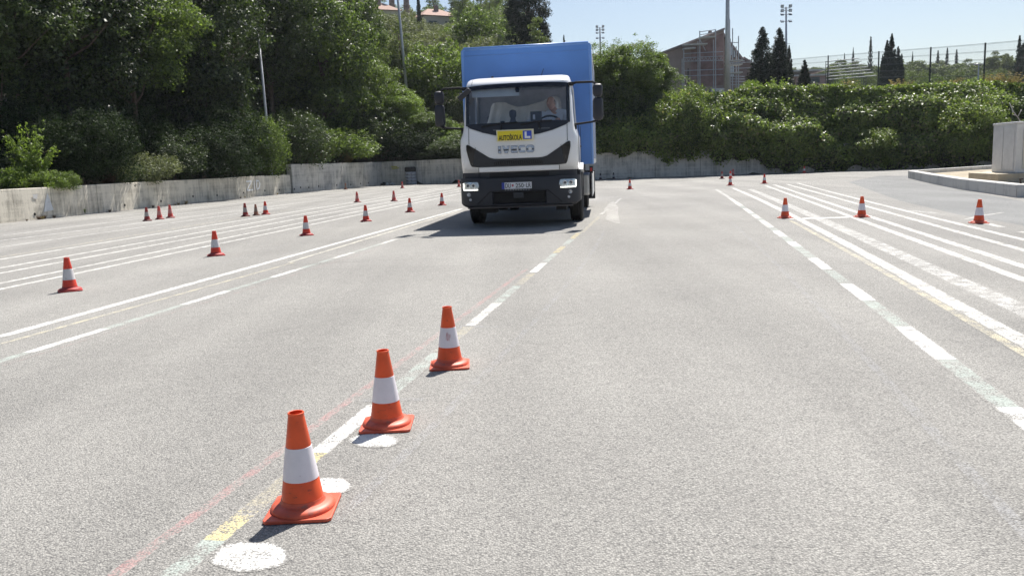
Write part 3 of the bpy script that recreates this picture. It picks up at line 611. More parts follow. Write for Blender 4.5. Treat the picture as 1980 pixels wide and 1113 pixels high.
for i, (px, Y, yt, wp, kd, lf) in enumerate(ug):
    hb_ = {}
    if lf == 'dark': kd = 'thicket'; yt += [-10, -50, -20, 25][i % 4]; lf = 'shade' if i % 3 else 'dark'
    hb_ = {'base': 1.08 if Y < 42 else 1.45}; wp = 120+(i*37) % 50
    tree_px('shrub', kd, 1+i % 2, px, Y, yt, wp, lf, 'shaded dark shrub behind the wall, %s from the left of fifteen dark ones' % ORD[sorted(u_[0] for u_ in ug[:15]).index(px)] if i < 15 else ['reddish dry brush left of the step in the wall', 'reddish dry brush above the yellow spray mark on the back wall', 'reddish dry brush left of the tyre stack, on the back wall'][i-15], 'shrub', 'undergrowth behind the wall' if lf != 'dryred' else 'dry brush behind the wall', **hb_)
tree_px('shrub', 'thicket', 2, 5, 28.2, 165, 190, 'shade', 'tall dark bush at the very left edge behind the sunlit shoots', 'shrub')
tree_px('shrub', 'bush', 3, 30, 24.9, 316, 95, 'light', 'bright green leafy shrub on the wall top, cut by the left photo edge', 'shrub')
tree_px('shrub', 'bush', 2, 88, 25.3, 322, 90, 'light', 'bright green leafy shrub spilling over the wall top at far left', 'shrub', lean=(0, 0))
tree_px('shrub', 'shoots', 1, 52, 25.4, 232, 125, 'light', 'tall sunlit shrub with upright shoots at far left', 'shrub')
tree_px('shrub', 'bush', 4, 118, 25.6, 325, 70, 'mid', 'small green shrub beside the bright shrub on the wall top', 'shrub')
tree_px('shrub', 'bush', 2, 290, 30.6, 288, 118, 'olive', 'grey green shrub with pale leaves leaning over the wall behind the trio of faded cones', 'shrub')
tree_px('shrub', 'bush', 5, 236, 29.4, 314, 70, 'olive', 'low grey green shrub at the foot of the pale leaved shrub', 'shrub')
tree_px('shrub', 'shoots', 3, 205, 28.6, 318, 60, 'dryred', 'thin brownish shrub at the wall top left of the grey green shrub', 'shrub')
tree_px('shrub', 'thicket', 1, 497, 40.35, 220, 112, 'mid', 'yellow green shrub at the foot of the left leaning pole', 'shrub', base=1.0)
tree_px('shrub', 'shoots', 4, 669, 48.6, 283, 52, 'dry', 'clump of dry straw coloured grass on the wall top', 'dry grass')
tree_px('shrub', 'shoots', 5, 570, 44.8, 295, 40, 'dry', 'thin dry stalks above the step in the wall', 'dry grass')
tree_px('weed', 'shoots', 6, 163, 26.05, 399, 7, 'mid', 'small green weed growing out of the base of the low wall', 'plant', base=0.1, trunk=False)
for i in range(16):   # dry weeds along the foot of the wall
    t = random.random(); k = random.choice([1, 2, 3, 4, 5]); a, b = Vector(WL[k]), Vector(WL[min(k+1, 6)]); p = a.lerp(b, t); 
    if p.y < 22: p = Vector((-13.75, 24+random.random()*3))
    d = (b-a).normalized(); q = p+Vector((d.y, -d.x))*0.10
    tree('weed', 'shoots', 6, q.x, q.y, -0.02, random.uniform(.07, .17), 1.6, 'dryred' if i % 3 else 'dry', 'tiny dry weed at the foot of the low concrete wall', 'plant', 'weeds along the wall foot', trunk=False)

# --- hillside trees behind the truck
rng = random.Random(5); n = 0; HT = []
Y = 61.0
while Y < 158:
    x = -0.24*Y-3
    while x < 0.015*Y+3:
        q_ = (x+rng.uniform(-1.3, 1.3), Y+rng.uniform(-2, 2)); HT.append(q_)
        x += 4.4+Y*0.006
    Y += 5.2
for i, (x, y) in enumerate(HT):
    kd = rng.choices(['pine', 'olive', 'broadsmall'], [3, 4, 2] if y < 95 else [6, 2, 1])[0]
    z = tz(x, y); hmax = 20.0
    for hx0, hx1, hyl, Yh in ((800, 892, 43, 147), (712, 800, 27, 147)):    # keep the view to the houses open: lower trees there
        while y < Yh and hmax > 2.5 and hx0 < proj((x, y, z+min(hmax, 9)))[0] < hx1 and proj((x, y, z+hmax))[1] < hyl: hmax -= 0.5
    if hmax <= 2.6: continue
    if kd == 'olive' or hmax < 6: tree('olive_tree', 'olive', 1+i % 2, x, y, z, min(hmax, rng.uniform(4.2, 6.2)), rng.uniform(.95, 1.25), 'olive', 'rounded grey green tree on the hillside behind the truck', 'tree', 'grey green trees on the hillside')
    elif kd == 'pine': tree('pine_tree', 'pine', 1+i % 3, x, y, z, min(hmax, rng.uniform(6.0, 9.5)), rng.uniform(.95, 1.3), 'pine', 'green pine on the hillside behind the truck', 'tree', 'pines on the hillside')
    else: tree('hillside_tree', 'olive', 3, x, y, z, min(hmax, rng.uniform(4.5, 6.5)), 1.15, 'mid', 'dark green bushy tree on the hillside behind the truck', 'tree', 'bushy trees on the hillside')
tree_px('dark_conifer', 'column', 1, 1017, 72, -75, 96, 'cyp', 'very dark broad column of a conifer rising behind the blue truck body', 'tree')
for i, (px, Y, yt, wp, lf) in enumerate([(868, 53.5, 248, 90, 'light'), (905, 53, 235, 100, 'mid'), (840, 57, 225, 90, 'light'), (870, 60, 190, 90, 'olive'), (800, 60, 170, 80, 'olive'), (960, 54, 240, 90, 'mid'), (1060, 50, 240, 120, 'mid')]):
    tree_px('shrub', 'bush', 1+i % 4, px, Y, yt, wp, lf, 'sunlit bushy shrub on the slope just left of and behind the truck', 'shrub', 'shrubs on the slope left of the truck')
tree_px('cypress', 'cypress', 1, 1090, 84, 66, 22, 'cyp', 'small dark cypress top just above the right end of the truck roof', 'cypress')
tree_px('cypress', 'cypress', 2, 807, 118, -30, 17, 'cyp', 'thin dark cypress on the hilltop left of the house with the terracotta roof', 'cypress')
tree_px('cypress', 'cypress', 2, 948, 130, 35, 26, 'cyp', 'dark cypress among the pines at the right of the hillside', 'cypress')

# --- ivy and creepers over the right-hand bank
seg_pts = [np.array(p, float) for p in [(4.2, 45.75)]+WT[4:]]
cum = [0]
for a, b in zip(seg_pts[:-1], seg_pts[1:]): cum.append(cum[-1]+np.linalg.norm(b-a))
cum = np.array(cum); LEN = cum[-1]
def along(s):
    s = np.clip(s, 0, LEN-1e-6); i = np.clip(np.searchsorted(cum, s, side='right')-1, 0, len(seg_pts)-2)
    A = np.array(seg_pts); a = A[i]; b = A[i+1]; t = ((s-cum[i])/(cum[i+1]-cum[i]))[:, None]; d = (b-a)/np.linalg.norm(b-a, axis=1, keepdims=True)
    return a+(b-a)*t, np.stack([-d[:, 1], d[:, 0]], 1)
def bank(s, v, extra=0.0):
    p, nrm = along(s); X = p[:, 0]
    z0 = 1.38-0.55*sst(7.2, 8.6, X)-0.12*np.sin(X*2.3)-0.10*np.sin(X*5.1+1)-0.75*sst(11.5, 15.5, X)
    top = 4.20+0.30*fbm(X, 0*X, 21, 0.9)-0.42*sst(16, 27, X)-0.35*(1-sst(6, 9, X))
    z = z0+(top-z0)*np.minimum(v, 1.0)
    vl = 0.47+0.13*np.sin(X*0.55+0.6)+0.06*np.sin(X*1.7); lw = 0.35+0.65*sst(11, 14, X)
    back = -0.20-0.55*lw*sst(0.05, 0.3, v)+lw*1.25*sst(vl-0.05, vl+0.10, v)+(1-lw)*0.9*np.clip(v, 0, 1)**2+0.9*sst(0.72, 1.0, v)+2.6*np.clip(v-1, 0, 1)
    b1 = fbm(X*1.0, z*1.5, 31, 0.75, 3); b2 = fbm(X, z*1.2, 33, 2.2, 3); b3 = fbm(X, z*1.1, 35, 6.0, 2)
    bulge = (0.85*np.maximum(0, b1+0.2)+0.70*b2+0.28*b3+0.10)*np.sin(np.pi*np.clip(v, 0.0, 1))**0.6
    lim = np.where(v < 0.3, 0.35+2*v, 1.6); off = back-np.minimum(bulge, lim)+extra
    z = z+0.30*b1*np.clip(v*1.4, 0, 1)-0.5*np.clip(v-1, 0, 1)**2
    P = np.stack([p[:, 0]+nrm[:, 0]*off, p[:, 1]+nrm[:, 1]*off, z], 1); return P, nrm
# soil core under the creepers
su = np.linspace(0, LEN, 260); sv = np.linspace(0.0, 1.6, 44); SU, SV = np.meshgrid(su, sv)
Pc, _ = bank(SU.ravel(), SV.ravel(), 0.22); nx = len(su); ii = (np.arange(len(sv)-1)[:, None]*nx+np.arange(nx-1)[None, :]).ravel()
tag(meshobj('bank_soil', npmesh('bank_soil', Pc, np.stack([ii, ii+1, ii+nx+1, ii+nx], 1)), mat('soil_dark', (0.030, 0.030, 0.016), 0.95, var=0.5, scale=3), smooth=True), kind='structure')
def ivy_leaves(n, size, seed, smin=0.0, smax=LEN, vmin=0.0, vmax=1.35):
    r = np.random.default_rng(seed); s = smin+(smax-smin)*r.random(n); v = vmin+(vmax-vmin)*r.random(n)**0.9
    P, nr = bank(s, v); e = 0.15; Pu, _ = bank(s+e, v); Pv, _ = bank(s, v+0.03)
    nn = np.cross(Pu-P, Pv-P); nn /= np.linalg.norm(nn, axis=1, keepdims=True)+1e-9; nn[(nn[:, 1] > 0) & (nn[:, 2] < 0.2)] *= -1
    # leaf sprays: jitter in small clusters off the surface
    cl = np.floor(s*2.2)*37+np.floor(v*14)*11; jit = np.sin(cl)*0.5+0.5
    P = P+nn*(0.02+0.26*jit*r.random(n))[:, None]+r.normal(size=(n, 3))*0.05
    keep = ~((v < 0.14) & (r.random(n) < 0.55)); P = P[keep]; nn = nn[keep]
    return leaves(P, nn+0.75*r.normal(size=P.shape)+np.array([0, 0, .35]), size, 0.7, r)
def ivy_sprays(n, seed):
    r = np.random.default_rng(seed); s = LEN*r.random(n); v = 0.15+1.05*r.random(n); v = np.where(r.random(n) < .4, 0.9+0.2*r.random(n), v); P, nr = bank(s, v, -0.12)
    P[:, 2] += 0.12*r.random(n); return cloud(P, 0.10+0.26*r.random(n), n*42, 0.12, seed+1, 1.2, 0.1, aspect=.65, vert=0.6)
V = np.concatenate([ivy_sprays(420, 5), ivy_leaves(165000, 0.13, 1), ivy_leaves(20000, 0.20, 2, vmin=0.05)])
tag(meshobj('ivy_cover', npmesh('ivy_cover', V, quads(V)), LM['ivy']()), 'dense green ivy and creepers hanging over the bank and back wall at right', 'ivy', kind='stuff')
# trailing vine stems
mb = MB(); rr = random.Random(3)
for k in range(60):
    s0 = rr.uniform(2, LEN-4); v0 = rr.uniform(.25, .95); ps = []
    ds = rr.uniform(-.28, .28); dv = rr.uniform(-.03, .008)
    for j in range(8):
        p, nr = bank(np.array([s0+ds*j]), np.array([max(0.02, v0+dv*j)]), -0.10-0.05*rr.random()); ps.append(tuple(p[0]))
    mb.tube(ps, [0.014*(1-j/9) for j in range(8)], 4)
tag(mb.build('creeper_stems', mat('dry_stem', (0.30, 0.26, 0.20), 0.9), None, smooth=True), 'thin pale dry creeper stems trailing over the ivy bank', 'creeper stems', kind='stuff')

tree_px('broadleaf_tree', 'broad', 3, 1222, 47.4, 74, 150, 'mid', 'broad green tree just right of the truck, tallest on the bank', 'tree')
tree_px('broadleaf_tree', 'broad', 2, 1250, 48.2, 118, 130, 'mid', 'green tree whose branches reach right over the rounded bush', 'tree')
tree_px('broadleaf_tree', 'broad', 1, 1166, 49.0, 90, 150, 'mid', 'green tree partly hidden by the right side of the truck body', 'tree')
tree_px('shrub', 'thicket', 2, 1190, 46.8, 165, 140, 'dark', 'dark shrub below the tree right of the truck, above the bare wall', 'shrub', base=1.3)
tree_px('shrub', 'thicket', 1, 1252, 46.3, 178, 110, 'dark', 'dark shrub between the tree and the rounded bush on the bank', 'shrub', base=1.3)
tree_px('shrub', 'thicket', 3, 1328, 45.0, 160, 140, 'ivy', 'large rounded leafy bush at the left end of the ivy bank', 'shrub', base=1.2)
tree_px('shrub', 'bush', 5, 1452, 46.5, 150, 50, 'light', 'light green bush at the foot of the first tall cypress', 'shrub', base=3.6)
tree_px('shrub', 'shoots', 2, 1500, 46.8, 148, 60, 'light', 'feathery light green shoots at the foot of the floodlight mast', 'shrub', base=3.6)
tree_px('shrub', 'thicket', 2, 1885, 41.4, 186, 135, 'ivy', 'big overhanging leafy bush on the bank left of the grey cabinet', 'shrub', base=0.6)
tree_px('shrub', 'thicket', 1, 1508, 44.3, 232, 130, 'ivy', 'low leafy mound on the bank behind the red cones in the middle', 'shrub', base=0.7)
tree_px('shrub', 'thicket', 3, 1690, 42.9, 246, 120, 'ivy', 'low leafy mound on the bank left of the overhanging bush', 'shrub', base=0.5)
for i, (px, Y, yt, wp) in enumerate([(1640, 45.5, 152, 50), (1742, 45, 150, 60), (1835, 44.8, 150, 70), (1955, 44, 138, 80), (1920, 44.2, 140, 60)]):
    tree_px('dry_grass', 'shoots', 2+i % 3, px, Y, yt, wp, 'dry', 'pale dry grass stalks along the top of the ivy bank below the fence', 'dry grass', 'dry grass below the fence', base=3.75, trunk=False)
def stick(pts, rad, name, m, label, cat):
    mb = MB()
    for p in pts: mb.tube(p, rad, 5)
    return tag(mb.build(name, m, None, smooth=True), label, cat)
A = at(1972, 233, 40.2)
br = [[A, A+Vector((-.35, 0, .45)), A+Vector((-.55, 0, .85))], [A+Vector((-.2, 0, .25)), A+Vector((-.35, 0, .28)), A+Vector((-.42, 0, .6))], [A+Vector((-.1, 0, .2)), A+Vector((.05, 0, .5))]]
stick([[Vector((A.x+.3, A.y, 0.6)), A]]+br, 0.02, 'dead_branch', mat('dead_wood', (0.5, 0.46, 0.42), 0.8), 'bare pale dead branch sticking up behind the grey cabinet', 'branch')

# --- conifers on the plateau
def cyp(px, Y, yt, wp, label, seed=1, kind='cypress', group=None, leaf='cyp', base=None, cat='cypress'): return tree_px('cypress' if kind == 'cypress' else 'conifer', kind, seed, px, Y, yt, wp, leaf, label, cat, group, base=base)
cyp(1474, 62, 50, 88, 'tall dark cypress just right of the building with scaffolding', 1)
cyp(1507, 63, 52, 76, 'tall dark cypress directly left of the floodlight mast', 2)
cyp(1526, 67, 86, 34, 'shorter dark cypress half hidden behind the floodlight mast', 3)
cyp(1556, 58, 114, 46, 'small wide dark cypress between the floodlight mast and the pinkish building', 4)
for px, yt, wp, k, lb in [(1716, 76, 36, 1, 'second highest dark spire, left of the peak in the cypress clump'), (1725, 63, 44, 2, 'highest dark spire of the cypress clump behind the fence'), (1737, 88, 34, 3, 'dark cypress spire right of the highest one in the clump'),
                          (1744, 102, 24, 4, 'lowest cypress spire at the right edge of the clump'), (1707, 104, 24, 5, 'low cypress spire at the left edge of the clump')]:
    cyp(px, 66+k*.5, yt, wp, lb, 1+k % 4)
cyp(1684, 150, 73, 30, 'open spiky conifer on the skyline left of the cypress clump', 1, 'spiky')
cyp(1633, 185, 102, 10, 'tiny dark cypress tip, leftmost on the right skyline', 2)
cyp(1650, 185, 91, 12, 'thin pointed dark cypress tip on the skyline left of the spiky conifer', 3)
cyp(1765, 185, 99, 10, 'tiny cypress tip on the skyline right of the cypress clump', 4)
for k, (dx, yt) in enumerate([(-18, 99), (0, 94), (18, 97)]):
    cyp(1832+dx, 182, yt, 26, 'dark spreading pine top with spiky branches on the skyline between two fence posts', 1, 'spiky', group='spiky crowns of the skyline pine clump')
tree_px('broadleaf_tree', 'umbrella', 1, 1936, 120, 97, 62, 'olive', 'rounded olive green tree on the skyline left of the dark cedar', 'tree', base=8)
for k, (px, yt, w_) in enumerate([(1972, 70, 40), (1990, 62, 60)]):
    tree_px('cedar', 'spiky', 1, px, 74, yt, w_, 'cyp', ['dark layered cedar at the right edge of the photo behind the fence', 'second dark cedar cut by the right edge of the photo'][k], 'tree')
tree_px('conifer', 'column', 1, 1985, 76, 80, 44, 'cyp', 'dense dark conifer between the two cedars at the right edge', 'tree')
# far wood of round-crowned pines
rng = random.Random(9)
for j, Yr in enumerate([150, 162, 175, 190, 205]):
    x = 0.30*Yr
    while x < 0.70*Yr:
        X_, Y_ = x+rng.uniform(-2, 2), Yr+rng.uniform(-4, 4); z = tz(X_, Y_)
        tree('round_pine', 'umbrella', 1+rng.randrange(2), X_, Y_, z, (7.6 if j > 1 else 6.2)*rng.uniform(.9, 1.12), rng.uniform(.95, 1.2), 'pine', 'round crowned green pine in the distant wood behind the fence', 'tree', 'pines of the distant wood')
        x += 7.0
for k, px in enumerate(range(1560, 2010, 42)):
    tree_px('shrub', 'olive', 1+k % 2, px+rng.uniform(-8, 8), 92+rng.uniform(-5, 5), 136+rng.uniform(-6, 7), 62, 'pine' if k % 2 else 'mid', 'round green bush behind the fence, below the distant wood', 'shrub', 'bushes between the fence and the distant wood')
for k, px in enumerate([1262, 1290, 1440, 1600]):
    tree_px('shrub', 'olive', 1+k % 2, px, 57, 172-k*3, 55, 'mid', ['green bush at the lower left corner of the building', 'green bush in front of the blank building wall', 'green bush below the scaffolding right of the light pole', 'green bush below the pinkish building'][k], 'shrub')

# ================================================================== BUILDINGS, MASTS, FENCE
def house(px, Y, ytop, wm, dm, hm, label, rz=0.0):
    p = at(px, ytop, Y); z0 = p.z-hm-1.6; root = empty('house', (p.x, p.y, z0), rz, label, 'house')
    W2, D2 = wm/2, dm/2; mb = MB(); mb.box(-W2, W2, -D2, D2, -8, hm); mb.build('wall', mat('house_plaster', (0.62, 0.56, 0.48), 0.85, var=.08), root)
    e = 0.5; mb = MB(); v = [(-W2-e, -D2-e, hm), (W2+e, -D2-e, hm), (W2+e, D2+e, hm), (-W2-e, D2+e, hm), (-W2*.35, 0, hm+1.6), (W2*.35, 0, hm+1.6)]
    mb.add(v, [(0, 1, 5, 4), (1, 2, 5), (2, 3, 4, 5), (3, 0, 4), (0, 3, 2, 1)]); rf = mb.build('roof', mat('roof_tiles', (0.34, 0.215, 0.17), 0.85, var=.25, scale=14), root)
    mb = MB(); mb.box(-.3, .3, -D2*.35-.3, -D2*.35+.3, hm+.7, hm+2.0); mb.build('chimney', mat('chimney_dark', (0.20, 0.16, 0.15), 0.9), rf)
    for x in ((-W2*.5), (W2*.45)):
        mb = MB(); mb.box(x-.7, x+.7, -D2-.03, -D2+.1, hm*.45, hm*.82); fr = mb.build('window', mat('window_dark', (0.05, 0.07, 0.08), 0.2), root)
        mb = MB(); mb.box(x-.85, x+.85, -D2-.12, -D2-.03, hm*.40, hm*.44); mb.build('sill', mat('house_plaster'[:0]+'sill_stone', (0.55, 0.52, 0.48), 0.8), fr)
    return root
house(838, 141, 18, 6.0, 6.0, 4.4, 'cream house with terracotta hip roof among the hilltop trees, nearest the truck', 0.5)
house(729, 140, 6, 5.5, 5.5, 4.0, 'half hidden house with terracotta roof on the hilltop left of the tall light pole', 0.4)
for k, (px, lb) in enumerate([(758, 'grey brown stone pillar on the hilltop just left of the tall light pole'), (786, 'grey brown stone pillar on the hilltop just right of the tall light pole')]):
    p = at(px, 12, 142); root = empty('stone_pillar', (p.x, p.y, p.z-3), 0.3, lb, 'pillar')
    mb = MB(); mb.lathe([(0.5, -4), (0.5, 2.9), (.56, 2.95), (.56, 3.15), (.47, 3.2), (.47, 6.0)], 16, cap1=True); mb.build('shaft', mat('pillar_stone', (0.20, 0.165, 0.15), 0.9, var=.3, scale=3), root, smooth=False)
    mb = MB(); mb.lathe([(0.62, 6.02), (0.62, 6.3), (.3, 6.6)], 16, cap0=True, cap1=True); mb.build('cap', mat('pillar_stone', (0, 0, 0)), root)
# building with scaffolding
BY = 78.0
def bz(px, py, Y=BY): p = at(px, py, Y); return (p.x, p.z)
bo = Vector((at(1400, 170, BY).x, BY, 4.0)); b = empty('gabled_building', bo, 0, 'pinkish brown gabled building wrapped in scaffolding behind the tall light pole', 'building')
def bl(px, py, Y=BY): x, z = bz(px, py, Y); return (x-bo.x, z-bo.z)
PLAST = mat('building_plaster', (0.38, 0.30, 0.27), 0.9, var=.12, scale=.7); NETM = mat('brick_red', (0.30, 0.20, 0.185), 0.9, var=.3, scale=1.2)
lo = -3.0
G = [(bl(1225, 130)[0], lo), bl(1225, 126), bl(1285, 103), bl(1322, 89), bl(1400, 59)]
x4 = bl(1400, 59)[0]
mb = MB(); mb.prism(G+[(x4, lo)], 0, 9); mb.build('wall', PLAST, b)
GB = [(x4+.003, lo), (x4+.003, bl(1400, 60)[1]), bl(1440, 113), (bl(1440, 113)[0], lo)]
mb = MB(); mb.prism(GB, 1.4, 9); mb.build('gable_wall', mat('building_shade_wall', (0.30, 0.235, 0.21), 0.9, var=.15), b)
mb = MB()   # thin roof slabs following the slopes
def slab(p, q, y0, y1, th=.18, ov=.0):
    a, c = Vector((p[0], 0, p[1])), Vector((q[0], 0, q[1])); n_ = Vector((-(c.z-a.z), 0, c.x-a.x)).normalized()*th
    if n_.z < 0: n_ = -n_
    P = [a+n_*.05, c+n_*.05, c+n_, a+n_]; mb.add([(v.x, y, v.z) for y in (y0, y1) for v in P], [(0, 1, 2, 3), (7, 6, 5, 4), (0, 4, 5, 1), (1, 5, 6, 2), (2, 6, 7, 3), (3, 7, 4, 0)])
slab(bl(1222, 127), bl(1401, 58.3), -.25, 9.2); mb.build('roof', mat('roof_edge', (0.30, 0.25, 0.24), 0.8), b)
mb = MB(); slab((x4+.05, bl(1400, 60)[1]), bl(1443, 115), 1.1, 9.2); mb.build('roof', mat('roof_edge', (0, 0, 0)), b)
mb = MB(); mb.box(bl(1330, 130)[0], bl(1385, 130)[0], -.03, .05, bl(1300, 168)[1], bl(1300, 92)[1]); 
P_ = [(bl(1336, 168)[0], bl(1336, 168)[1]), (bl(1398, 168)[0], bl(1398, 165)[1]), (bl(1398, 64)[0], bl(1398, 64)[1]), (bl(1384, 70)[0], bl(1384, 70)[1]), (bl(1336, 95)[0], bl(1336, 95)[1])]
mb = MB(); mb.prism(P_, -.06, .05); mb.build('debris_net', NETM, b)
mb = MB(); mb.box(bl(1373, 175)[0], bl(1398, 175)[0], -.5, -.08, lo, bl(1380, 172)[1]); mb.build('plinth', mat('white_plaster', (0.72, 0.72, 0.70), 0.8), b)
ch = MB(); cx0, cz0 = bl(1386.5, 64); cx1, cz1 = bl(1392, 50); ch.box(cx0, cx1, 3, 3.4, cz0-.6, cz1); ch.build('chimney', mat('chimney_dark', (0.20, 0.16, 0.15), 0.9), b)
mb = MB(); mb.box(bl(1329.5, 150)[0], bl(1331, 150)[0], -.12, -.04, bl(1330, 168)[1], bl(1330, 133)[1]); mb.build('downpipe', mat('pipe_black', (0.02, 0.02, 0.02), 0.5), b)
for (px0, px1, py0, py1) in [(1411.5, 1416, 88, 108), (1417.5, 1422, 95, 112), (1412, 1420, 124, 150)]:
    mb = MB(); x0, z1 = bl(px0, py0, BY+1.3); x1, z0 = bl(px1, py1, BY+1.3); mb.box(x0, x1, 1.3, 1.45, z0, z1); w_ = mb.build('window', mat('window_frame_grey', (0.10, 0.10, 0.11), 0.5), b)
    mb = MB(); mb.box(x0+.05, x1-.05, 1.26, 1.31, z0+.05, z1-.05); mb.build('pane', mat('window_pane_pale', (0.55, 0.62, 0.68), 0.15, spec=.8), w_)
# lower wing
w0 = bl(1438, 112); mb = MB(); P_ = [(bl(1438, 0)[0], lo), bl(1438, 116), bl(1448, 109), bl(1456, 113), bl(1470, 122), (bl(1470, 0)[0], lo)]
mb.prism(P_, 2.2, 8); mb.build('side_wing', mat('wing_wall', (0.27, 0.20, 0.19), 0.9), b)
mb = MB(); slab(bl(1437, 116.4), bl(1448, 108.5), 1.9, 8.2, .2); slab(bl(1448, 108.5), bl(1472, 123), 1.9, 8.2, .2); mb.build('wing_roof', mat('roof_edge', (0, 0, 0)), b)
# scaffold: its own thing
sc = empty('scaffolding', bo, 0, 'grey tube scaffolding with plank levels standing against the pinkish brown building', 'scaffolding')
STM = mat('galvanised', (0.50, 0.51, 0.53), 0.45, metal=.6)
sx = [1322, 1353, 1383.5]; tops = [94, 60, 57]
for px, t in list(zip(sx, tops))+[(1411, 38), (1416.5, 55), (1428, 70)]:
    mb = MB(); x, zt = bl(px, t, BY-1); 
    for yy in (-1.0, -.25): mb.tube([(x, yy, lo), (x, yy, zt if yy < -.5 else zt-.8)], .045, 6)
    mb.build('standard', STM, sc)
mb = MB()
def H(px0, py0, px1, py1, y=-1.0, r_=.035):
    a, c = bl(px0, py0, BY+y), bl(px1, py1, BY+y); mb.tube([(a[0], y, a[1]), (c[0], y, c[1])], r_, 5)
for q in [(1322, 119, 1398, 117), (1322, 112, 1398, 109), (1322, 137, 1398, 134), (1322, 147, 1398, 145), (1322, 104, 1398, 100), (1353, 62, 1383, 58), (1353, 68, 1383, 63), (1411, 82, 1428, 83), (1404, 118, 1440, 118), (1404, 133, 1470, 131), (1404, 122, 1470, 120), (1404, 148, 1440, 148), (1404, 158, 1440, 158), (1404, 153, 1440, 153), (1404, 164, 1440, 164), (1353, 76, 1364, 98)]: H(*q)
for k in range(10): H(1324+k*7.4, 118.5, 1327.7+k*7.4, 111.5, r_=.02); H(1327.7+k*7.4, 111.5, 1331.4+k*7.4, 118.5, r_=.02)
mb.build('ledger', STM, sc)
for (a0, b0, a1) in [(1322, 95.5, 1345), (1322, 88.5, 1368), (1353, 74, 1384), (1404, 119.5, 1436), (1404, 127, 1436), (1404, 143, 1436)]:
    mb = MB(); p, q = bl(a0, b0, BY-1), bl(a1, b0-(a1-a0)*.055, BY-1); mb.add([(p[0], -1.05, p[1]), (q[0], -1.05, q[1]), (q[0], -.3, q[1]), (p[0], -.3, p[1]), (p[0], -1.05, p[1]+.12), (q[0], -1.05, q[1]+.12), (q[0], -.3, q[1]+.12), (p[0], -.3, p[1]+.12)], [(0, 1, 5, 4), (3, 7, 6, 2), (4, 5, 6, 7), (0, 3, 2, 1), (0, 4, 7, 3), (1, 2, 6, 5)])
    mb.build('plank', mat('plank_pale', (0.58, 0.56, 0.52), 0.8), sc)
# small pinkish building with pale roof edges
p = at(1568, 135, 86); root = empty('low_building', (p.x, p.y, 4), 0.0, 'low pinkish building with white roof edge behind the small cypress', 'building'); hz = p.z-4
mb = MB(); mb.box(-1.5, 1.6, 0, 5, -1, hz-.5); mb.build('wall', mat('pink_wall', (0.42, 0.30, 0.28), 0.9), root)
mb = MB(); mb.box(-2.9, 1.4, -.3, 5.2, hz-.16, hz); mb.build('roof', mat('white_slab', (0.66, 0.66, 0.64), 0.8), root)
mb = MB(); mb.box(-2.6, 1.8, -.25, 0.3, hz-.62, hz-.47); mb.build('canopy', mat('white_slab', (0, 0, 0)), root)
mb = MB(); mb.box(-1.0, .9, -.04, .06, hz-1.3, hz-.75); mb.build('window', mat('window_dark', (0, 0, 0)), root)
# bleachers
p = at(1652, 128, 78); root = empty('bleachers', (p.x, p.y, 4), 0.0, 'stepped white bleacher benches seen through the fence', 'bleachers')
for k in range(7):
    z = at(1652, 152-k*6.9, 78).z-4; mb = MB(); w0, w1 = -2.0-.10*(7-k)*0.6+k*.12, 1.6+(7-k)*.07
    for s_ in (0,): mb.add([(w0, k*.5, z-.02), (w1, k*.5, z+.17), (w1, k*.5+.3, z+.17), (w0, k*.5+.3, z-.02), (w0, k*.5, z+.02), (w1, k*.5, z+.22), (w1, k*.5+.4, z+.26), (w0, k*.5+.4, z+.06)], [(0, 1, 5, 4), (3, 7, 6, 2), (4, 5, 6, 7), (0, 3, 2, 1), (0, 4, 7, 3), (1, 2, 6, 5)])
    mb.build('bench', mat('bench_white', (0.62, 0.62, 0.60), 0.4), root)
mb = MB()
for k in range(7):
    zb_ = at(1652, 152-k*6.9, 78).z-4
    for x in (-1.4, 1.2): mb.tube([(x, k*.5+.25, -1), (x, k*.5+.25, zb_+.12+x*.04)], .03, 5)
mb.build('support_frame', mat('bench_support', (0.12, 0.13, 0.12), 0.8), root)

# ---- masts
GALV = mat('mast_grey', (0.46, 0.47, 0.49), 0.5, metal=.25, var=.08)
def mast(pb, pt, r0, r1, name, label, arm=None):
    root = empty(name, pb, 0, label, 'light pole'); d = pt-pb
    mb = MB(); mb.tube([(0, 0, 0), d*.5, d], [r0, (r0+r1)/2, r1], 14); mb.build('pole', GALV, root, smooth=True)
    mb = MB(); mb.box(-.22, .22, -.22, .22, -.05, .03); mb.build('base_plate', GALV, root)
    return root, d
Ya = 40.9; a = at(518, 262, Ya); c = at(501, 82, Ya); dd = (c-a).normalized(); zg = tz(a.x, a.y)
root, d = mast(a-dd*((a.z-zg)/dd.z), c+dd*.5, .075, .05, 'street_lamp', 'left leaning thin grey pole standing among the dark trees')
mb = MB(); mb.tube([d, d+Vector((-.25, -.6, .18)), d+Vector((-.3, -1.0, .2))], .03, 8); mb.build('arm', GALV, root, smooth=True)
mb = MB(); mb.box(-.12, .12, -.35, .35, -.06, .06, Matrix.Translation(d+Vector((-.35, -1.3, .2)))); mb.build('lamp_head', GALV, root, bevel=.03)
Yb = 59.0; a = at(783, 142, Yb); c = at(769.5, 0, Yb); dd = (c-a).normalized(); zg = tz(a.x, a.y)
root, d = mast(a-dd*((a.z-zg)/dd.z), c+dd*3.0, .11, .075, 'street_lamp', 'tall thin grey light pole rising out of frame in front of the hillside')
mb = MB(); mb.tube([d, d+Vector((-.2, -.9, .3)), d+Vector((-.2, -1.5, .35))], .035, 8); mb.build('arm', GALV, root, smooth=True)
mb = MB(); mb.box(-.15, .15, -.4, .4, -.07, .07, Matrix.Translation(d+Vector((-.2, -1.8, .35)))); mb.build('lamp_head', GALV, root, bevel=.03)
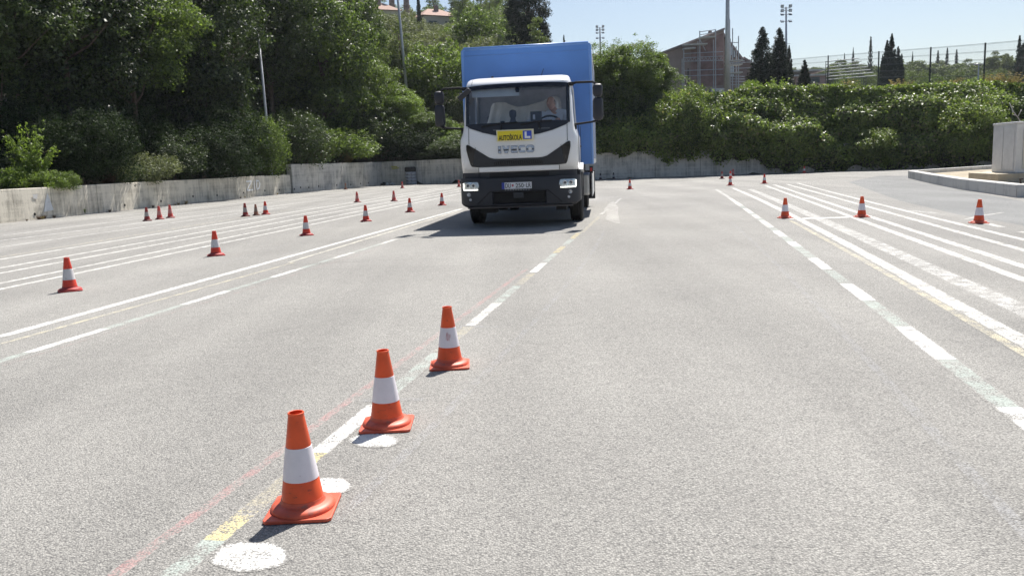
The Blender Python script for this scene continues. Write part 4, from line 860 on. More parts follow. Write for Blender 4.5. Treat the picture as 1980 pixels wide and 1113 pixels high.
Yc = 49.5; a = at(1406, 179, Yc); c = at(1407, 0, Yc); dd = (c-a).normalized()
root, d = mast(a-dd*.6, c+dd*2.5, .165, .085, 'light_pole', 'thick grey pole in front of the building, rising out of the top of the photo')
mb = MB(); mb.tube([d, d+Vector((.6, 0, .3)), d+Vector((1.3, 0, .35))], .04, 8); mb.build('arm', GALV, root, smooth=True)
mb = MB(); mb.box(-.4, .4, -.15, .15, -.07, .07, Matrix.Translation(d+Vector((1.6, 0, .36)))); mb.build('lamp_head', GALV, root, bevel=.03)
def floodmast(px, Y, ytop, ybase, s, label, rungs=True):
    t = at(px, ytop, Y); bse = at(px+1, ybase, Y); root = empty('floodlight_mast', (bse.x, Y, bse.z-1.5), 0, label, 'floodlight mast'); hh = t.z-bse.z+1.5; dx = t.x-bse.x
    k = Y/FPX*s
    mb = MB(); mb.tube([(0, 0, 0), (dx*.5, 0, hh*.5), (dx, 0, hh)], [k*2.8, k*2.3, k*1.6], 10); mb.build('pole', GALV, root, smooth=True)
    if rungs:
        mb = MB()
        for j in range(12): z = hh-k*(70+j*11)*1.0; mb.tube([(-k*5, -k*.5, z), (k*6, -k*.5, z)], k*.5, 5) if z > .3 else None
        mb.build('step_rungs', GALV, root)
    LB = mat('lamp_body_grey', (0.16, 0.17, 0.19), 0.5, metal=.3); LG = mat('lamp_glass', (0.55, 0.62, 0.68), 0.12, spec=.9)
    for row, (dy, tilt) in enumerate([(-2, .25), (-6.5, .15), (-14, -.9), (-27, -.75)]):
        z = hh+k*dy; mb = MB(); mb.tube([(dx-k*9, 0, z), (dx+k*9, 0, z)], k*.6, 5); mb.build('crossarm', GALV, root)
        for sx_ in (-1, 1):
            M_ = Matrix.Translation((dx+sx_*k*8, -k*1.5, z+(k*3.6 if row == 0 else -k*.5 if row == 1 else 0)))@Matrix.Rotation(tilt, 4, 'X')
            mb = MB(); mb.box(-k*3.1, k*3.1, -k*1.2, k*1.2, -k*2.9, k*2.9, M_); lb_ = mb.build('floodlight', LB, root, bevel=k*.5, seg=1)
            mb = MB(); mb.box(-k*2.4, k*2.4, -k*1.35, -k*1.22, -k*2.2, k*2.2, M_); mb.build('lens', LG, lb_)
    return root
floodmast(1520, 68, 14, 166, .95, 'slim floodlight mast with eight lamps standing between the dark cypresses')
floodmast(1160, 100, 53, 110, .72, 'distant floodlight mast whose lamps peek over the tree right of the truck', False)

# ---- wire mesh fence on the bank
FM = mat('fence_green', (0.025, 0.035, 0.03), 0.5)
fp = [(2010, 42.3, 74), (1905.5, 46.8, 83), (1800, 52, 91.5), (1699.5, 58.5, 99.5), (1601.5, 66, 107.5), (1530, 74, 114), (1440, 86, 121)]
f0 = at(*[fp[0][0], fp[0][2], fp[0][1]]); fen = empty('mesh_fence', (f0.x, f0.y, 4.1), 0, 'dark wire mesh fence with slim posts along the top of the ivy bank', 'fence'); O = Vector((f0.x, f0.y, 4.1))
T = [at(px, yt, Y)-O for px, Y, yt in fp]
for t in T:
    mb = MB(); mb.box(t.x-.035, t.x+.035, t.y-.035, t.y+.035, -1.2, t.z); mb.build('post', FM, fen)
WM = mat('fence_wire', (0.16, 0.18, 0.18), 0.5, metal=.3)
for a, c in zip(T[:-1], T[1:]):
    mb = MB(); L_ = (c-a).length; q = (c-a)/L_
    for k in range(6):
        dz = -0.04-k*.42; mb.tube([a+Vector((0, 0, dz)), c+Vector((0, 0, dz))], .010, 4, cap=False); mb.tube([a+Vector((0, 0, dz-.05)), c+Vector((0, 0, dz-.05))], .007, 4, cap=False)
    nv = int(L_/0.10)
    for k in range(nv): p = a+q*(k+.5)*(L_/nv); mb.tube([p+Vector((0, 0, -.02)), p+Vector((0, 0, -2.4))], .0035, 3, cap=False)
    mb.build('mesh_panel', WM, fen)
p = at(1892, 133, 60); stick([[p+Vector((0, 0, -3)), p+Vector((0, 0, .3))], [p+Vector((-.35, 0, .3)), p+Vector((.35, 0, .3))]], .045, 'sign_post', STM, 'thin grey T shaped post behind the fence left of the second nearest fence post', 'post')

# ---- kerbed island with the metal cabinet
KP = [gp(1756, 343), gp(1820, 360), gp(1902, 374.5), gp(1965, 382)]
KP = [Vector((14.6, 30.4, 0)), Vector((12.9, 25.4, 0)), Vector((11.6, 21.3, 0)), Vector((10.62, 17.35, 0)), Vector((12.4, 15.6, 0)), Vector((24, 13.0, 0)), Vector((26, 30, 0)), Vector((19.5, 33.5, 0))]
isl = empty('concrete_kerb_island', KP[0], 0, 'raised island framed by a pale concrete kerb at the right edge', 'kerb'); O = KP[0]
KC = concrete('kerb_concrete', (0.58, 0.565, 0.53), (0.34, 0.33, 0.31), 1.4)
cen = Vector((17.5, 24, 0)); n = len(KP)
inn = []
for i in range(n):
    e0 = (KP[i]-KP[i-1]).normalized(); e1 = (KP[(i+1) % n]-KP[i]).normalized(); n0 = Vector((-e0.y, e0.x, 0)); n1 = Vector((-e1.y, e1.x, 0))
    if n0.dot(cen-KP[i]) < 0: n0 = -n0
    if n1.dot(cen-KP[i]) < 0: n1 = -n1
    b_ = (n0+n1).normalized(); inn.append(KP[i]+b_*(0.24/max(.4, b_.dot(n1))))
for i in range(n):
    a, c, ai, ci = KP[i], KP[(i+1) % n], inn[i], inn[(i+1) % n]; L_ = (c-a).length; k = max(1, round(L_/4.5))
    for j in range(k):
        t0, t1 = j/k+.002, (j+1)/k-.002; P = [a.lerp(c, t0), a.lerp(c, t1), ai.lerp(ci, t1), ai.lerp(ci, t0)]; mb = MB()
        mb.add([(p.x-O.x, p.y-O.y, z) for z in (-.1, .27) for p in P], [(0, 1, 5, 4), (1, 2, 6, 5), (2, 3, 7, 6), (3, 0, 4, 7), (4, 5, 6, 7), (3, 2, 1, 0)]); mb.build('kerb_block', KC, isl, bevel=.02)
me = bpy.data.meshes.new('island_fill'); me.from_pydata([(p.x-O.x, p.y-O.y, .13) for p in inn], [], [tuple(range(n))]); me.update()
if me.polygons[0].normal.z < 0: me.flip_normals()
meshobj('island_fill', me, mat('gravel_beige', (0.34, 0.29, 0.21), 0.95, var=.35, scale=4, bump=.6, bscale=40), isl)
cb = Vector((13.2, 21.6, 0)); cabo = empty('utility_cabinet', (cb.x, cb.y, 0.13), R(-9), 'large pale grey metal cabinet cut by the right edge of the photo', 'cabinet')
ALU = mat('cabinet_grey', (0.60, 0.60, 0.60), 0.45, metal=.25, var=.06)
mb = MB(); mb.box(-.55, 2.6, -.25, 1.7, 0, .22); pl_ = mb.build('plinth', mat('plinth_beige', (0.46, 0.40, 0.30), 0.9, var=.15, scale=3), cabo, bevel=.01)
mb = MB(); mb.box(-.05, 2.4, 0.0, 1.45, .222, 1.48); mb.build('body', ALU, cabo, bevel=.012)
mb = MB(); mb.box(-.07, 2.42, -.02, 1.47, 1.482, 1.535); mb.build('lid', ALU, cabo, bevel=.015)
for k in range(2):
    mb = MB(); x0 = .12+k*1.15; mb.box(x0, x0+1.05, -.03, -.003, .34, 1.38); dr = mb.build('door', mat('cabinet_door', (0.62, 0.60, 0.50), 0.5, var=.06), cabo, bevel=.006)
    mb = MB(); mb.box(x0+.93, x0+.97, -.06, -.031, .8, .98); mb.build('handle', mat('handle_dark', (0.04, 0.04, 0.04), 0.4), dr)
mb = MB()
for k in range(2): mb.box(-.062, -.052, .10+k*.68, .72+k*.68, .30, 1.42)
mb.build('side_panel', ALU, cabo, bevel=.003)
p = Vector((10.95, 17.75, .27)); mb = MB(); mb.tube([(p.x, p.y, .26), (p.x-.02, p.y, .36)], .02, 8); mb.box(p.x-.035, p.x+.035, p.y-.02, p.y+.02, .35, .38)
tag(mb.build('iron_stub', mat('rust_dark', (0.05, 0.04, 0.035), 0.7, metal=.4), None), 'short dark iron stub standing on the kerb corner', 'post')
mb = MB(); q = gp(1895, 334, .16); mb.prism([(0, 0), (1.6, -.9), (2.6, -.4), (1.9, .6)], 0, .05, 'z', Matrix.Translation((q.x, q.y, .135))); tag(mb.build('concrete_slab', mat('slab_pale', (0.66, 0.62, 0.52), 0.9, var=.1), None, bevel=.008), 'pale thin concrete slab lying on the island beside the cabinet plinth', 'slab')

# ---- stack of tyres by the back wall
tp = gp(801.5, 356.5); base_t = on_wall(802, 350, WT, .42)[0]
for k in range(5):
    root = empty('tyre', (base_t.x+random.uniform(-.02, .02), base_t.y+random.uniform(-.02, .02), .19*k), random.random(),
                 ['white painted tyre at the bottom of the stack by the back wall', 'second painted tyre from the ground in the stack', 'middle painted tyre of the stack by the back wall', 'bluish white painted tyre under the black top tyre', 'black unpainted tyre on top of the stack by the back wall'][k], 'tyre', 'stack of tyres')
    R_ = .33; prof = [(.19, .015), (.24, 0), (.31, .01), (R_, .045), (R_, .14), (.31, .175), (.24, .185), (.19, .17), (.21, .14), (.26, .12), (.26, .065), (.21, .05), (.19, .015)]
    m = mat('tyre_black', (0.018, 0.018, 0.02), 0.8) if k == 4 else mat('tyre_white_painted', (0.36, 0.38, 0.43), 0.85, dirt=(0.06, 0.065, 0.08), scale=5)
    if k == 4: prof = [(a_, z_*1.6) for a_, z_ in prof]
    mb = MB(); mb.lathe(prof, 28); mb.build('casing', m, root, smooth=True)
# debris at the wall foot
rr = random.Random(4)
for k, (px, py) in enumerate([(735, 356.5), (747, 357), (752, 356), (763, 356)]):
    g = on_wall(px, py, WT, .25)[0]; mb = MB(); vs2 = []
    bmx = bmesh.new(); bmesh.ops.create_icosphere(bmx, subdivisions=2, radius=.12 if k else .16)
    for v in bmx.verts: v.co = Vector((v.co.x*rr.uniform(.8, 1.5), v.co.y*rr.uniform(.7, 1.2), v.co.z*rr.uniform(.4, 1.0)))+Vector((g.x, g.y, .06))
    me = bpy.data.meshes.new('litter'); bmx.to_mesh(me); bmx.free()
    tag(meshobj('litter', me, mat('litter_dark', (0.03, 0.03, 0.03), 0.8) if k == 0 else mat('litter_white', (0.6, 0.6, 0.6), 0.6)), ['dark crumpled bag at the foot of the back wall', 'white crumpled plastic nearest the dark bag', 'white crumpled plastic between two other pieces of litter', 'white crumpled plastic nearest the stack of tyres'][k], 'litter')

# ================================================================== CONES
def cone_mats(kind):
    if kind == 'new': return mat('cone_orange', (0.72, 0.085, 0.016), 0.42, var=.12, scale=9, spec=.5, scuff=((0.34, 0.05, 0.02), 26, .60)), mat('cone_base_orange', (0.58, 0.095, 0.045), 0.5, var=.16, scale=12, scuff=((0.30, 0.10, 0.07), 22, .56)), mat('band_white', (0.74, 0.70, 0.73), 0.5, var=.05, scale=14, scuff=((0.36, 0.28, 0.30), 34, .64))
    if kind == 'red': return mat('cone_red', (0.62, 0.045, 0.020), 0.5, var=.12, scale=9, scuff=((0.25, 0.03, 0.02), 20, .58)), mat('cone_base_red', (0.34, 0.035, 0.03), 0.6, var=.2, scale=12), mat('band_grey', (0.58, 0.56, 0.56), 0.6, dirt=(0.34, 0.33, 0.33), scale=22)
    if kind == 'pink': return mat('cone_pink', (0.55, 0.075, 0.06), 0.7, var=.12, scale=9), mat('cone_base_pink', (0.28, 0.07, 0.06), 0.7), mat('band_pink', (0.52, 0.22, 0.20), 0.7)
    if kind == 'maroon': return mat('cone_maroon', (0.27, 0.03, 0.025), 0.7, var=.2), mat('cone_base_maroon', (0.14, 0.025, 0.02), 0.7), mat('band_dirty', (0.36, 0.33, 0.31), 0.7)
    if kind == 'brown': return mat('cone_brown', (0.30, 0.13, 0.08), 0.8, var=.2), mat('cone_base_brown', (0.13, 0.06, 0.04), 0.8), mat('band_brown', (0.26, 0.20, 0.16), 0.8)
    return mat('cone_painted_shade', (0.03, 0.02, 0.025), 0.7), mat('cone_base_painted_shade', (0.03, 0.02, 0.02), 0.7), mat('band_painted_shade', (0.34, 0.34, 0.36), 0.7)  # shadow by the back wall is put into these near-black cone colours
def cr_(z): return .072+(.0255-.072)*(z-.035)/(.345-.035)
def lathe_obj(name, prof, m, parent, n=40):
    mb = MB(); mb.lathe(prof, n); return mb.build(name, m, parent, auto=True)
def make_cone(kind, loc, rz, label):
    root = empty('traffic_cone', loc, rz, label, 'traffic cone', 'orange and red traffic cones set out on the lot'); mo, mbase, mw = cone_mats(kind)
    key = 'cone'+kind
    if key not in PROTO:
        mb = MB(); s = .113; c = .012; P = [(-s+c, -s), (s-c, -s), (s, -s+c), (s, s-c), (s-c, s), (-s+c, s), (-s, s-c), (-s, -s+c)]; mb.prism(P, .001, .013, 'z')
        ob = mb.build('base_plate', mbase, None, bevel=.003)
        of = lathe_obj('flange', [(.108, .0131), (.1085, .018), (.106, .024), (.099, .030), (.088, .0335), (.077, .036), (.073, .041), (.0715, .05), (.069, .05), (.069, .0131)], mbase, None)
        oc = lathe_obj('body', [(cr_(.05)-.0005, .0505), (cr_(.05)+.0003, .0505), (cr_(.115), .115), (cr_(.118)-.0006, .118), (cr_(.230)-.0006, .230), (cr_(.233), .233), (.0262, .338), (.0275, .340), (.0275, .345), (.0255, .347), (.0225, .346), (.0225, .33), (cr_(.2)-.004, .2), (cr_(.06)-.004, .06)], mo, None)
        ow = lathe_obj('reflective_band', [(cr_(.118)-.0004, .118), (cr_(.118)+.0008, .1185), (cr_(.230)+.0008, .2295), (cr_(.230)-.0004, .230)], mw, None)
        PROTO[key] = [o.data for o in (ob, of, oc, ow)]
        for o in (ob, of, oc, ow): o.parent = root
    else:
        for nm, me in zip(('base_plate', 'flange', 'body', 'reflective_band'), PROTO[key]):
            o = bpy.data.objects.new(nm, me); COL.objects.link(o); o.parent = root
    return root
PROTO = {}
CONES = [(587, 985, 'new', 0.03, 'largest orange cone, nearest the camera'), (749, 822, 'new', 0.02, 'second nearest orange cone, on the edge of a white painted blob'), (870, 707, 'new', 0.05, 'third nearest orange cone with pink scratches on its white band'),
 (136, 562, 'red', .5, 'red cone nearest the left edge of the photo, with a dark maroon base'), (418, 494, 'red', .45, 'red cone second from left in the slanting row, before the parallel white lines'), (593, 455, 'red', .4, 'red cone with orange tip, third in the slanting left row'),
 (708, 428, 'red', .35, 'red cone fourth in the slanting left row, in front of the truck shadow tip'), (793, 410, 'red', .3, 'small red cone fifth in the slanting left row'), (855, 397, 'red', .3, 'small red cone closest to the left side of the truck'),
 (691, 391, 'pink', .4, 'faded cone with thin grey band below the dry grass clump'), (762, 389, 'pink', .3, 'faded cone with thin grey band in line with the tyre stack'),
 (285, 427, 'maroon', .4, 'darkest red cone, leftmost of the far left trio'), (309, 424, 'pink', .4, 'faded pink cone, middle of the far left trio'), (330, 421, 'pink', .3, 'faded pink cone, rightmost of the far left trio'),
 (475, 418.5, 'maroon', .4, 'dark red cone, leftmost of the trio below the ZID letters'), (495.5, 416.5, 'brown', .3, 'short brownish cone, middle of the trio below the ZID letters'), (514, 414.5, 'red', .3, 'red cone, rightmost of the trio below the ZID letters'),
 (778, 364, 'pink', .2, 'small faded cone in front of the back wall left of the tyre stack'), (887.5, 361.5, 'pink', .2, 'small pink cone half hidden behind the left side of the truck'), (668.5, 366.5, 'brown', .2, 'old brown cone standing against the taller wall'),
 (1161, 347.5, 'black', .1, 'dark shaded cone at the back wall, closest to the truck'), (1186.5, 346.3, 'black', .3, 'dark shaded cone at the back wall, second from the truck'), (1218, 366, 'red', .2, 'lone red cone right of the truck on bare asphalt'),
 (1396, 345.8, 'maroon', .2, 'dark red cone left of the stacked looking pair of cones'), (1412, 358.7, 'red', .2, 'red cone at the front of the cluster by the far end of the dashed line'), (1412.5, 345, 'red', .1, 'red cone directly behind the front cone of the cluster'), (1417.5, 340, 'pink', .1, 'pale red cone farthest back in the cluster'),
 (1478, 355, 'red', .2, 'red cone at the far end of the parallel white lines'), (1555, 334.8, 'red', .2, 'farthest red cone, below the ivy bank'), (1518, 421.5, 'new', -.05, 'orange red cone at the left end of the short white cross line'),
 (1666, 419.5, 'new', -.1, 'orange red cone at the right end of the short white cross line'), (1892.5, 431.5, 'new', -.2, 'orange red cone nearest the right edge, below the kerb')]
for px, py, kd, rz, lb in CONES:
    g = gp(px, py); c = make_cone(kd, g, rz, lb)
    if 'pink scratches' in lb:
        for a0, z0_, a1, z1_ in [(-104, .165, -99, .205), (-97, .160, -94, .207), (-90, .163, -88, .200), (-86, .158, -80, .196), (-99, .205, -94, .160), (-78, .175, -76, .195)]:
            ms_ = MB(); pts_ = []
            for t in np.linspace(0, 1, 6): a = R(a0+(a1-a0)*t); z = z0_+(z1_-z0_)*t; r_ = cr_(z)+.0006; pts_.append((r_*math.cos(a), r_*math.sin(a), z))
            ms_.tube(pts_, .0012, 5); ms_.build('scratch', mat('scratch_pink', (0.55, 0.25, 0.25), .7), c)
    if 'short brownish' in lb: c.scale = (.85, .85, .85)

# ================================================================== TRUCK
TR = empty('box_truck', (.355, 15.85, 0), R(-6.6), 'white cab truck with a tall blue box body and a yellow learner sign', 'truck')
CW = mat('cab_white', (0.80, 0.80, 0.80), 0.32, var=.03, scale=2, coat=.5); BLK = mat('cab_black_plastic', (0.022, 0.024, 0.030), 0.55, var=.1); BLG = mat('black_gloss', (0.008, 0.009, 0.013), 0.15, var=.05)
BMP = mat('bumper_dark_grey', (0.020, 0.022, 0.030), 0.55, var=.08); RUB = mat('rubber', (0.014, 0.014, 0.015), 0.8); DK = mat('underbody_black', (0.012, 0.012, 0.013), 0.8)
CHR = mat('chrome', (0.75, 0.77, 0.80), 0.12, metal=1.0, var=.02); INT = mat('cab_interior_grey', (0.12, 0.125, 0.145), 0.8)
LV = [(.975, 1.015, -1.37), (1.2, 1.03, -1.40), (1.40, 1.035, -1.405), (1.54, 1.03, -1.40), (1.64, .99, -1.385), (1.72, .972, -1.375), (1.80, .962, -1.362), (2.05, .945, -1.315), (2.25, .935, -1.27), (2.43, .925, -1.215), (2.50, .915, -1.17), (2.56, .900, -1.09), (2.60, .875, -.98), (2.625, .82, -.82)]
zs_ = [l[0] for l in LV]
def wz(z): return float(np.interp(z, zs_, [l[1] for l in LV]))
def fz(z): return float(np.interp(z, zs_, [l[2] for l in LV]))
def surf(x, z):
    w_, f_ = wz(z), fz(z); r_ = .15; ax = abs(x); y = f_+.05*(x/w_)**2
    if ax > w_-r_: t = min(1, (ax-(w_-r_))/r_); y += r_-math.sqrt(max(0, 1-t*t))*r_
    return y
BACK = .52
def ring(z):
    w_ = wz(z); xs = list(np.linspace(-(w_-.15), w_-.15, 15)); cor = [w_-.15+.15*math.sin(a) for a in (R(18), R(36), R(54), R(72), R(90))]
    front = [-c for c in cor[::-1]]+xs+cor; P = [(x, surf(x, z), z) for x in front]; yR = P[-1][1]
    side = [(w_, yR+(BACK-yR)*t, z) for t in (.12, .30, .55, .8, .92)]
    bk = [(w_-.06, BACK, z), (0, BACK, z), (-w_+.06, BACK, z)]
    return P+side+bk+[(-a, b, c) for a, b, c in side[::-1]]
rings = [ring(l[0]) for l in LV]; nR = len(rings[0]); vs = [p for r_ in rings for p in r_]; fs = []
for i in range(len(rings)-1):
    zm = (LV[i][0]+LV[i+1][0])/2
    for k in range(nR):
        k2 = (k+1) % nR; xm = (rings[i][k][0]+rings[i][k2][0])/2; ym = (rings[i][k][1]+rings[i][k2][1])/2
        fr = k < 24; 
        if 1.80 < zm < 2.43 and fr and abs(xm) < .88: continue
        if 1.72 < zm < 2.43 and not fr and abs(xm) > .9 and -1.0 < ym < .05: continue
        fs.append((i*nR+k, i*nR+k2, (i+1)*nR+k2, (i+1)*nR+k))
fs.append(tuple((len(rings)-1)*nR+k for k in range(nR)))
mb = MB(); mb.add(vs, fs); cab = mb.build('cab', CW, TR, auto=True)
sm = cab.modifiers.new('thick', 'SOLIDIFY'); sm.thickness = .02; sm.offset = -1
def pw(pts):
    X_ = [p[0] for p in pts]; Z_ = [p[1] for p in pts]; return lambda x: float(np.interp(x, X_, Z_))
def panel(name, top, bot, x0, x1, off, m, parent, nx=48, nz=6, thick=.012, sf=surf, auto=True):
    vs = []; fs = []
    for lay in (0, 1):
        for i in range(nx+1):
            x = x0+(x1-x0)*i/nx; t_, b_ = top(x), bot(x)
            for j in range(nz+1): z = b_+(t_-b_)*j/nz; vs.append((x, sf(x, z)-off+lay*thick, z))
    M_ = (nx+1)*(nz+1); q = lambda i, j, l: l*M_+i*(nz+1)+j
    for i in range(nx):
        for j in range(nz): fs += [(q(i, j, 0), q(i+1, j, 0), q(i+1, j+1, 0), q(i, j+1, 0)), (q(i, j, 1), q(i, j+1, 1), q(i+1, j+1, 1), q(i+1, j, 1))]
        fs += [(q(i, 0, 0), q(i, 0, 1), q(i+1, 0, 1), q(i+1, 0, 0)), (q(i, nz, 0), q(i+1, nz, 0), q(i+1, nz, 1), q(i, nz, 1))]
    for j in range(nz): fs += [(q(0, j, 0), q(0, j+1, 0), q(0, j+1, 1), q(0, j, 1)), (q(nx, j, 0), q(nx, j, 1), q(nx, j+1, 1), q(nx, j+1, 0))]
    mb = MB(); mb.add(vs, fs); return mb.build(name, m, parent, auto=auto)
C_ = lambda v: (lambda x: v)
cowl_b = pw([(-.90, 1.80), (-.85, 1.745), (-.60, 1.655), (-.37, 1.60), (-.2, 1.585), (.2, 1.585), (.37, 1.60), (.60, 1.655), (.85, 1.745), (.90, 1.80)])
gr_t = pw([(-.91, 1.44), (-.885, 1.462), (-.86, 1.455), (-.69, 1.345), (-.50, 1.225), (-.42, 1.203), (-.34, 1.198), (.34, 1.198), (.42, 1.203), (.50, 1.225), (.69, 1.345), (.86, 1.455), (.885, 1.462), (.91, 1.44)])
gr_b = pw([(-.91, 1.42), (-.90, 1.33), (-.835, 1.085), (-.80, 1.075), (-.70, 1.066), (.70, 1.066), (.80, 1.075), (.835, 1.085), (.90, 1.33), (.91, 1.42)])
ws = glassmat('windshield_glass', (0.95, 0.97, 1.0), 1.5, 1.0)
# windshield, black border and cowl
def gtop(x): return 2.47-.03*(abs(x)/.9)**3
mb = panel('windshield', gtop, C_(1.78), -.905, .905, .004, ws, TR, thick=.006)
BRD = mat('windshield_border_black', (0.010, 0.011, 0.016), 0.25)
panel('windshield_border', lambda x: gtop(x)+.012, lambda x: gtop(x)-.065, -.905, .905, .013, BRD, TR, nz=2, thick=.008)
for s in (-1, 1): panel('windshield_border', lambda x: 2.405, lambda x: 1.78, s*.905 if s < 0 else .845, -.845 if s < 0 else .905, .013, BRD, TR, nx=6, nz=10, thick=.008)
panel('cowl', lambda x: 1.812, cowl_b, -.90, .90, .017, mat('cowl_black', (0.012, 0.014, 0.022), 0.4), TR, thick=.02)
for (xa, xb, dz) in [(-.62, .02, .0), (.06, .60, .01)]:
    mb = MB(); A = Vector((xa, surf(xa, 1.76)-.05, 1.755+dz)); B = Vector((xb, surf(xb, 1.80)-.045, 1.805+dz)); mb.tube([A, A.lerp(B, .5)+Vector((0, -.012, .02)), B], .011, 6); 
    mb.tube([Vector((xa+.34, surf(xa+.3, 1.68)-.03, 1.685)), A.lerp(B, .55)+Vector((0, -.02, .02))], .012, 6); mb.build('wiper', DK, TR, smooth=True)
for xa, xb in [(-.42, -.24), (.36, .56)]: panel('cowl_vent', C_(1.70), C_(1.68), xa, xb, .022, mat('vent_grey', (0.10, 0.11, 0.12), .5), TR, nx=4, nz=1, thick=.004)
# hood panel and side seams
panel('hood_panel', lambda x: cowl_b(x)-.008, lambda x: gr_t(x)+.006, -.845, .845, .012, CW, TR, nz=8, thick=.012)
for s in (-1, 1):
    x0, x1 = (-.858, -.849) if s < 0 else (.849, .858)
    panel('panel_seam', lambda x: 1.745, lambda x: 1.462, x0, x1, .0035, mat('seam_dark', (0.03, 0.03, 0.035), .8), TR, nx=1, nz=8, thick=.003)
    x0, x1 = (-.80, -.793) if s < 0 else (.793, .80)
    panel('panel_seam', lambda x: 2.62, lambda x: 2.485, x0, x1, .003, mat('seam_dark', (0, 0, 0)), TR, nx=1, nz=8, thick=.003)
    x0, x1 = (-.708, -.70) if s < 0 else (.70, .708)
    panel('panel_seam', C_(1.06), C_(.98), x0, x1, .0035, mat('seam_dark', (0, 0, 0)), TR, nx=1, nz=4, thick=.003)
gri = panel('grille', gr_t, gr_b, -.905, .905, .016, BLK, TR, nx=90, thick=.02)
for s in (-1, 1):
    a, b2 = sorted((s*.74, s*.895))
    panel('wing_trim', lambda x: gr_t(x)-.012, lambda x: max(gr_b(x)+.012, 1.085+max(0, (.80-abs(x)))*5.6), a, b2, .021, BLG, gri, nx=14, nz=6, thick=.004)
panel('mesh', lambda x: 1.165-.02*(abs(x)/.42)**6, C_(1.095), -.42, .42, .020, mat('mesh_black', (0.006, 0.006, 0.007), .7), gri, nx=20, nz=2, thick=.004)
mb = MB()
for k in range(26): x = -.40+k*.032; mb.tube([(x, surf(x, 1.1)-.024, 1.10), (x+.012, surf(x, 1.16)-.024, 1.155)], .003, 4)
mb.build('mesh_bars', mat('mesh_bar_grey', (0.06, 0.06, 0.065), .5), gri)
panel('trim_strip', C_(1.058), C_(.985), -.695, .695, .014, CW, TR, nz=3, thick=.014)
# recess band
panel('lower_band', C_(.976), C_(.84), -1.0, 1.0, -.03, BLK, TR, thick=.05, sf=lambda x, z: surf(x, max(z, .98)))
panel('step_slot', C_(.955), C_(.885), -.52, .52, -.018, mat('mesh_black', (0, 0, 0)), TR, thick=.02, sf=lambda x, z: surf(x, .98))
for s in (-1, 1): panel('lower_band_corner', C_(.972), C_(.87), s*.99 if s < 0 else .70, -.70 if s < 0 else .99, -.005, BMP, TR, nx=14, thick=.05, sf=lambda x, z: surf(x, .98))
# bumper: its own curved surface
def bsurf(x, z):
    w_ = 1.06-.03*max(0, (.45-z)/.1)**2; f_ = -1.46-.02*math.sin((z-.36)/.5*math.pi)+(.05 if z < .40 else 0); r_ = .26; ax = abs(x); y = f_+.04*x*x
    if ax > w_-r_: t = min(1, (ax-(w_-r_))/r_); y += (r_-math.sqrt(max(0, 1-t*t))*r_)*1.0
    return y
btop = pw([(-1.06, .87), (-1.02, .885), (-.68, .880), (-.58, .865), (.58, .865), (.68, .880), (1.02, .885), (1.06, .87)]); bbot = pw([(-1.06, .45), (-.98, .385), (-.9, .365), (.9, .365), (.98, .385), (1.06, .45)])
xs = list(-1.06+.26-.26*np.sin(np.linspace(math.pi/2, 0, 9)))[:-1]+list(np.linspace(-.80, .80, 45))+list(.80+.26*np.sin(np.linspace(0, math.pi/2, 9)))[1:]
def insets(x, z):
    if abs(x) < .47+.0 and .435 < z < .625 and abs(x) < .30+(z-.435)*.0+.17: return .10
    return 0
vs = []; fs = []; nz = 26
for x in xs:
    for j in range(nz+1): z = bbot(x)+(btop(x)-bbot(x))*j/nz; vs.append((x, bsurf(x, z)+insets(x, z), z))
for i in range(len(xs)-1):
    for j in range(nz): a = i*(nz+1)+j; fs.append((a, a+nz+1, a+nz+2, a+1))
m_ = len(xs); k0 = len(vs)     # side returns running back to the wheel, top ledge
for s, i in ((-1, 0), (1, m_-1)):
    base = len(vs)
    for j in range(nz+1): v = vs[i*(nz+1)+j]; zz = v[2]; vs.append((s*1.05, -.62+.10*(.87-zz), zz))
    for j in range(nz): a = i*(nz+1)+j; fs.append((a, a+1, base+j+1, base+j))
base = len(vs)
for x in xs: vs.append((x*.97, bsurf(x, .8)+.16, btop(x)-.004))
for i in range(m_-1): fs.append((i*(nz+1)+nz, base+i, base+i+1, (i+1)*(nz+1)+nz))
base = len(vs)
for x in xs: vs.append((x*.97, bsurf(x, .4)+.30, bbot(x)+.01))
for i in range(m_-1): fs.append((i*(nz+1), (i+1)*(nz+1), base+i+1, base+i))
mb = MB(); mb.add(vs, fs); bump_ = mb.build('bumper', BMP, TR, auto=True)
for s in (-1, 1):   # chevron creases
    mb = MB(); P = [(s*.50, .645), (s*.74, .43)]; A, B = [Vector((p[0], bsurf(p[0], p[1])-.004, p[1])) for p in P]; mb.tube([A, B], .009, 6); mb.tube([A, Vector((s*.2, bsurf(.2, .65)-.004, .652))], .007, 6); mb.build('crease', DK, bump_)
    a, b2 = (s*.47, s*.62)
mb = MB(); mb.box(-.46, .46, bsurf(0, .5)+.07, bsurf(0, .5)+.09, .44, .62)
for k in range(5): z = .46+k*.036; mb.box(-.46, .46, bsurf(0, .5)+.045, bsurf(0, .5)+.07, z, z+.010)
mb.build('lower_grille', mat('mesh_black', (0, 0, 0)), bump_)
mb = MB(); mb.box(-.10, .08, bsurf(0, .5)+.0, bsurf(0, .5)+.03, .52, .62); mb.build('tow_cover', BLK, bump_, bevel=.006)
mb = MB(); mb.box(-.92, .92, -1.40, -1.34, .352, .372); mb.build('lip', mat('lip_brown_grey', (0.10, 0.085, 0.08), .6), bump_)
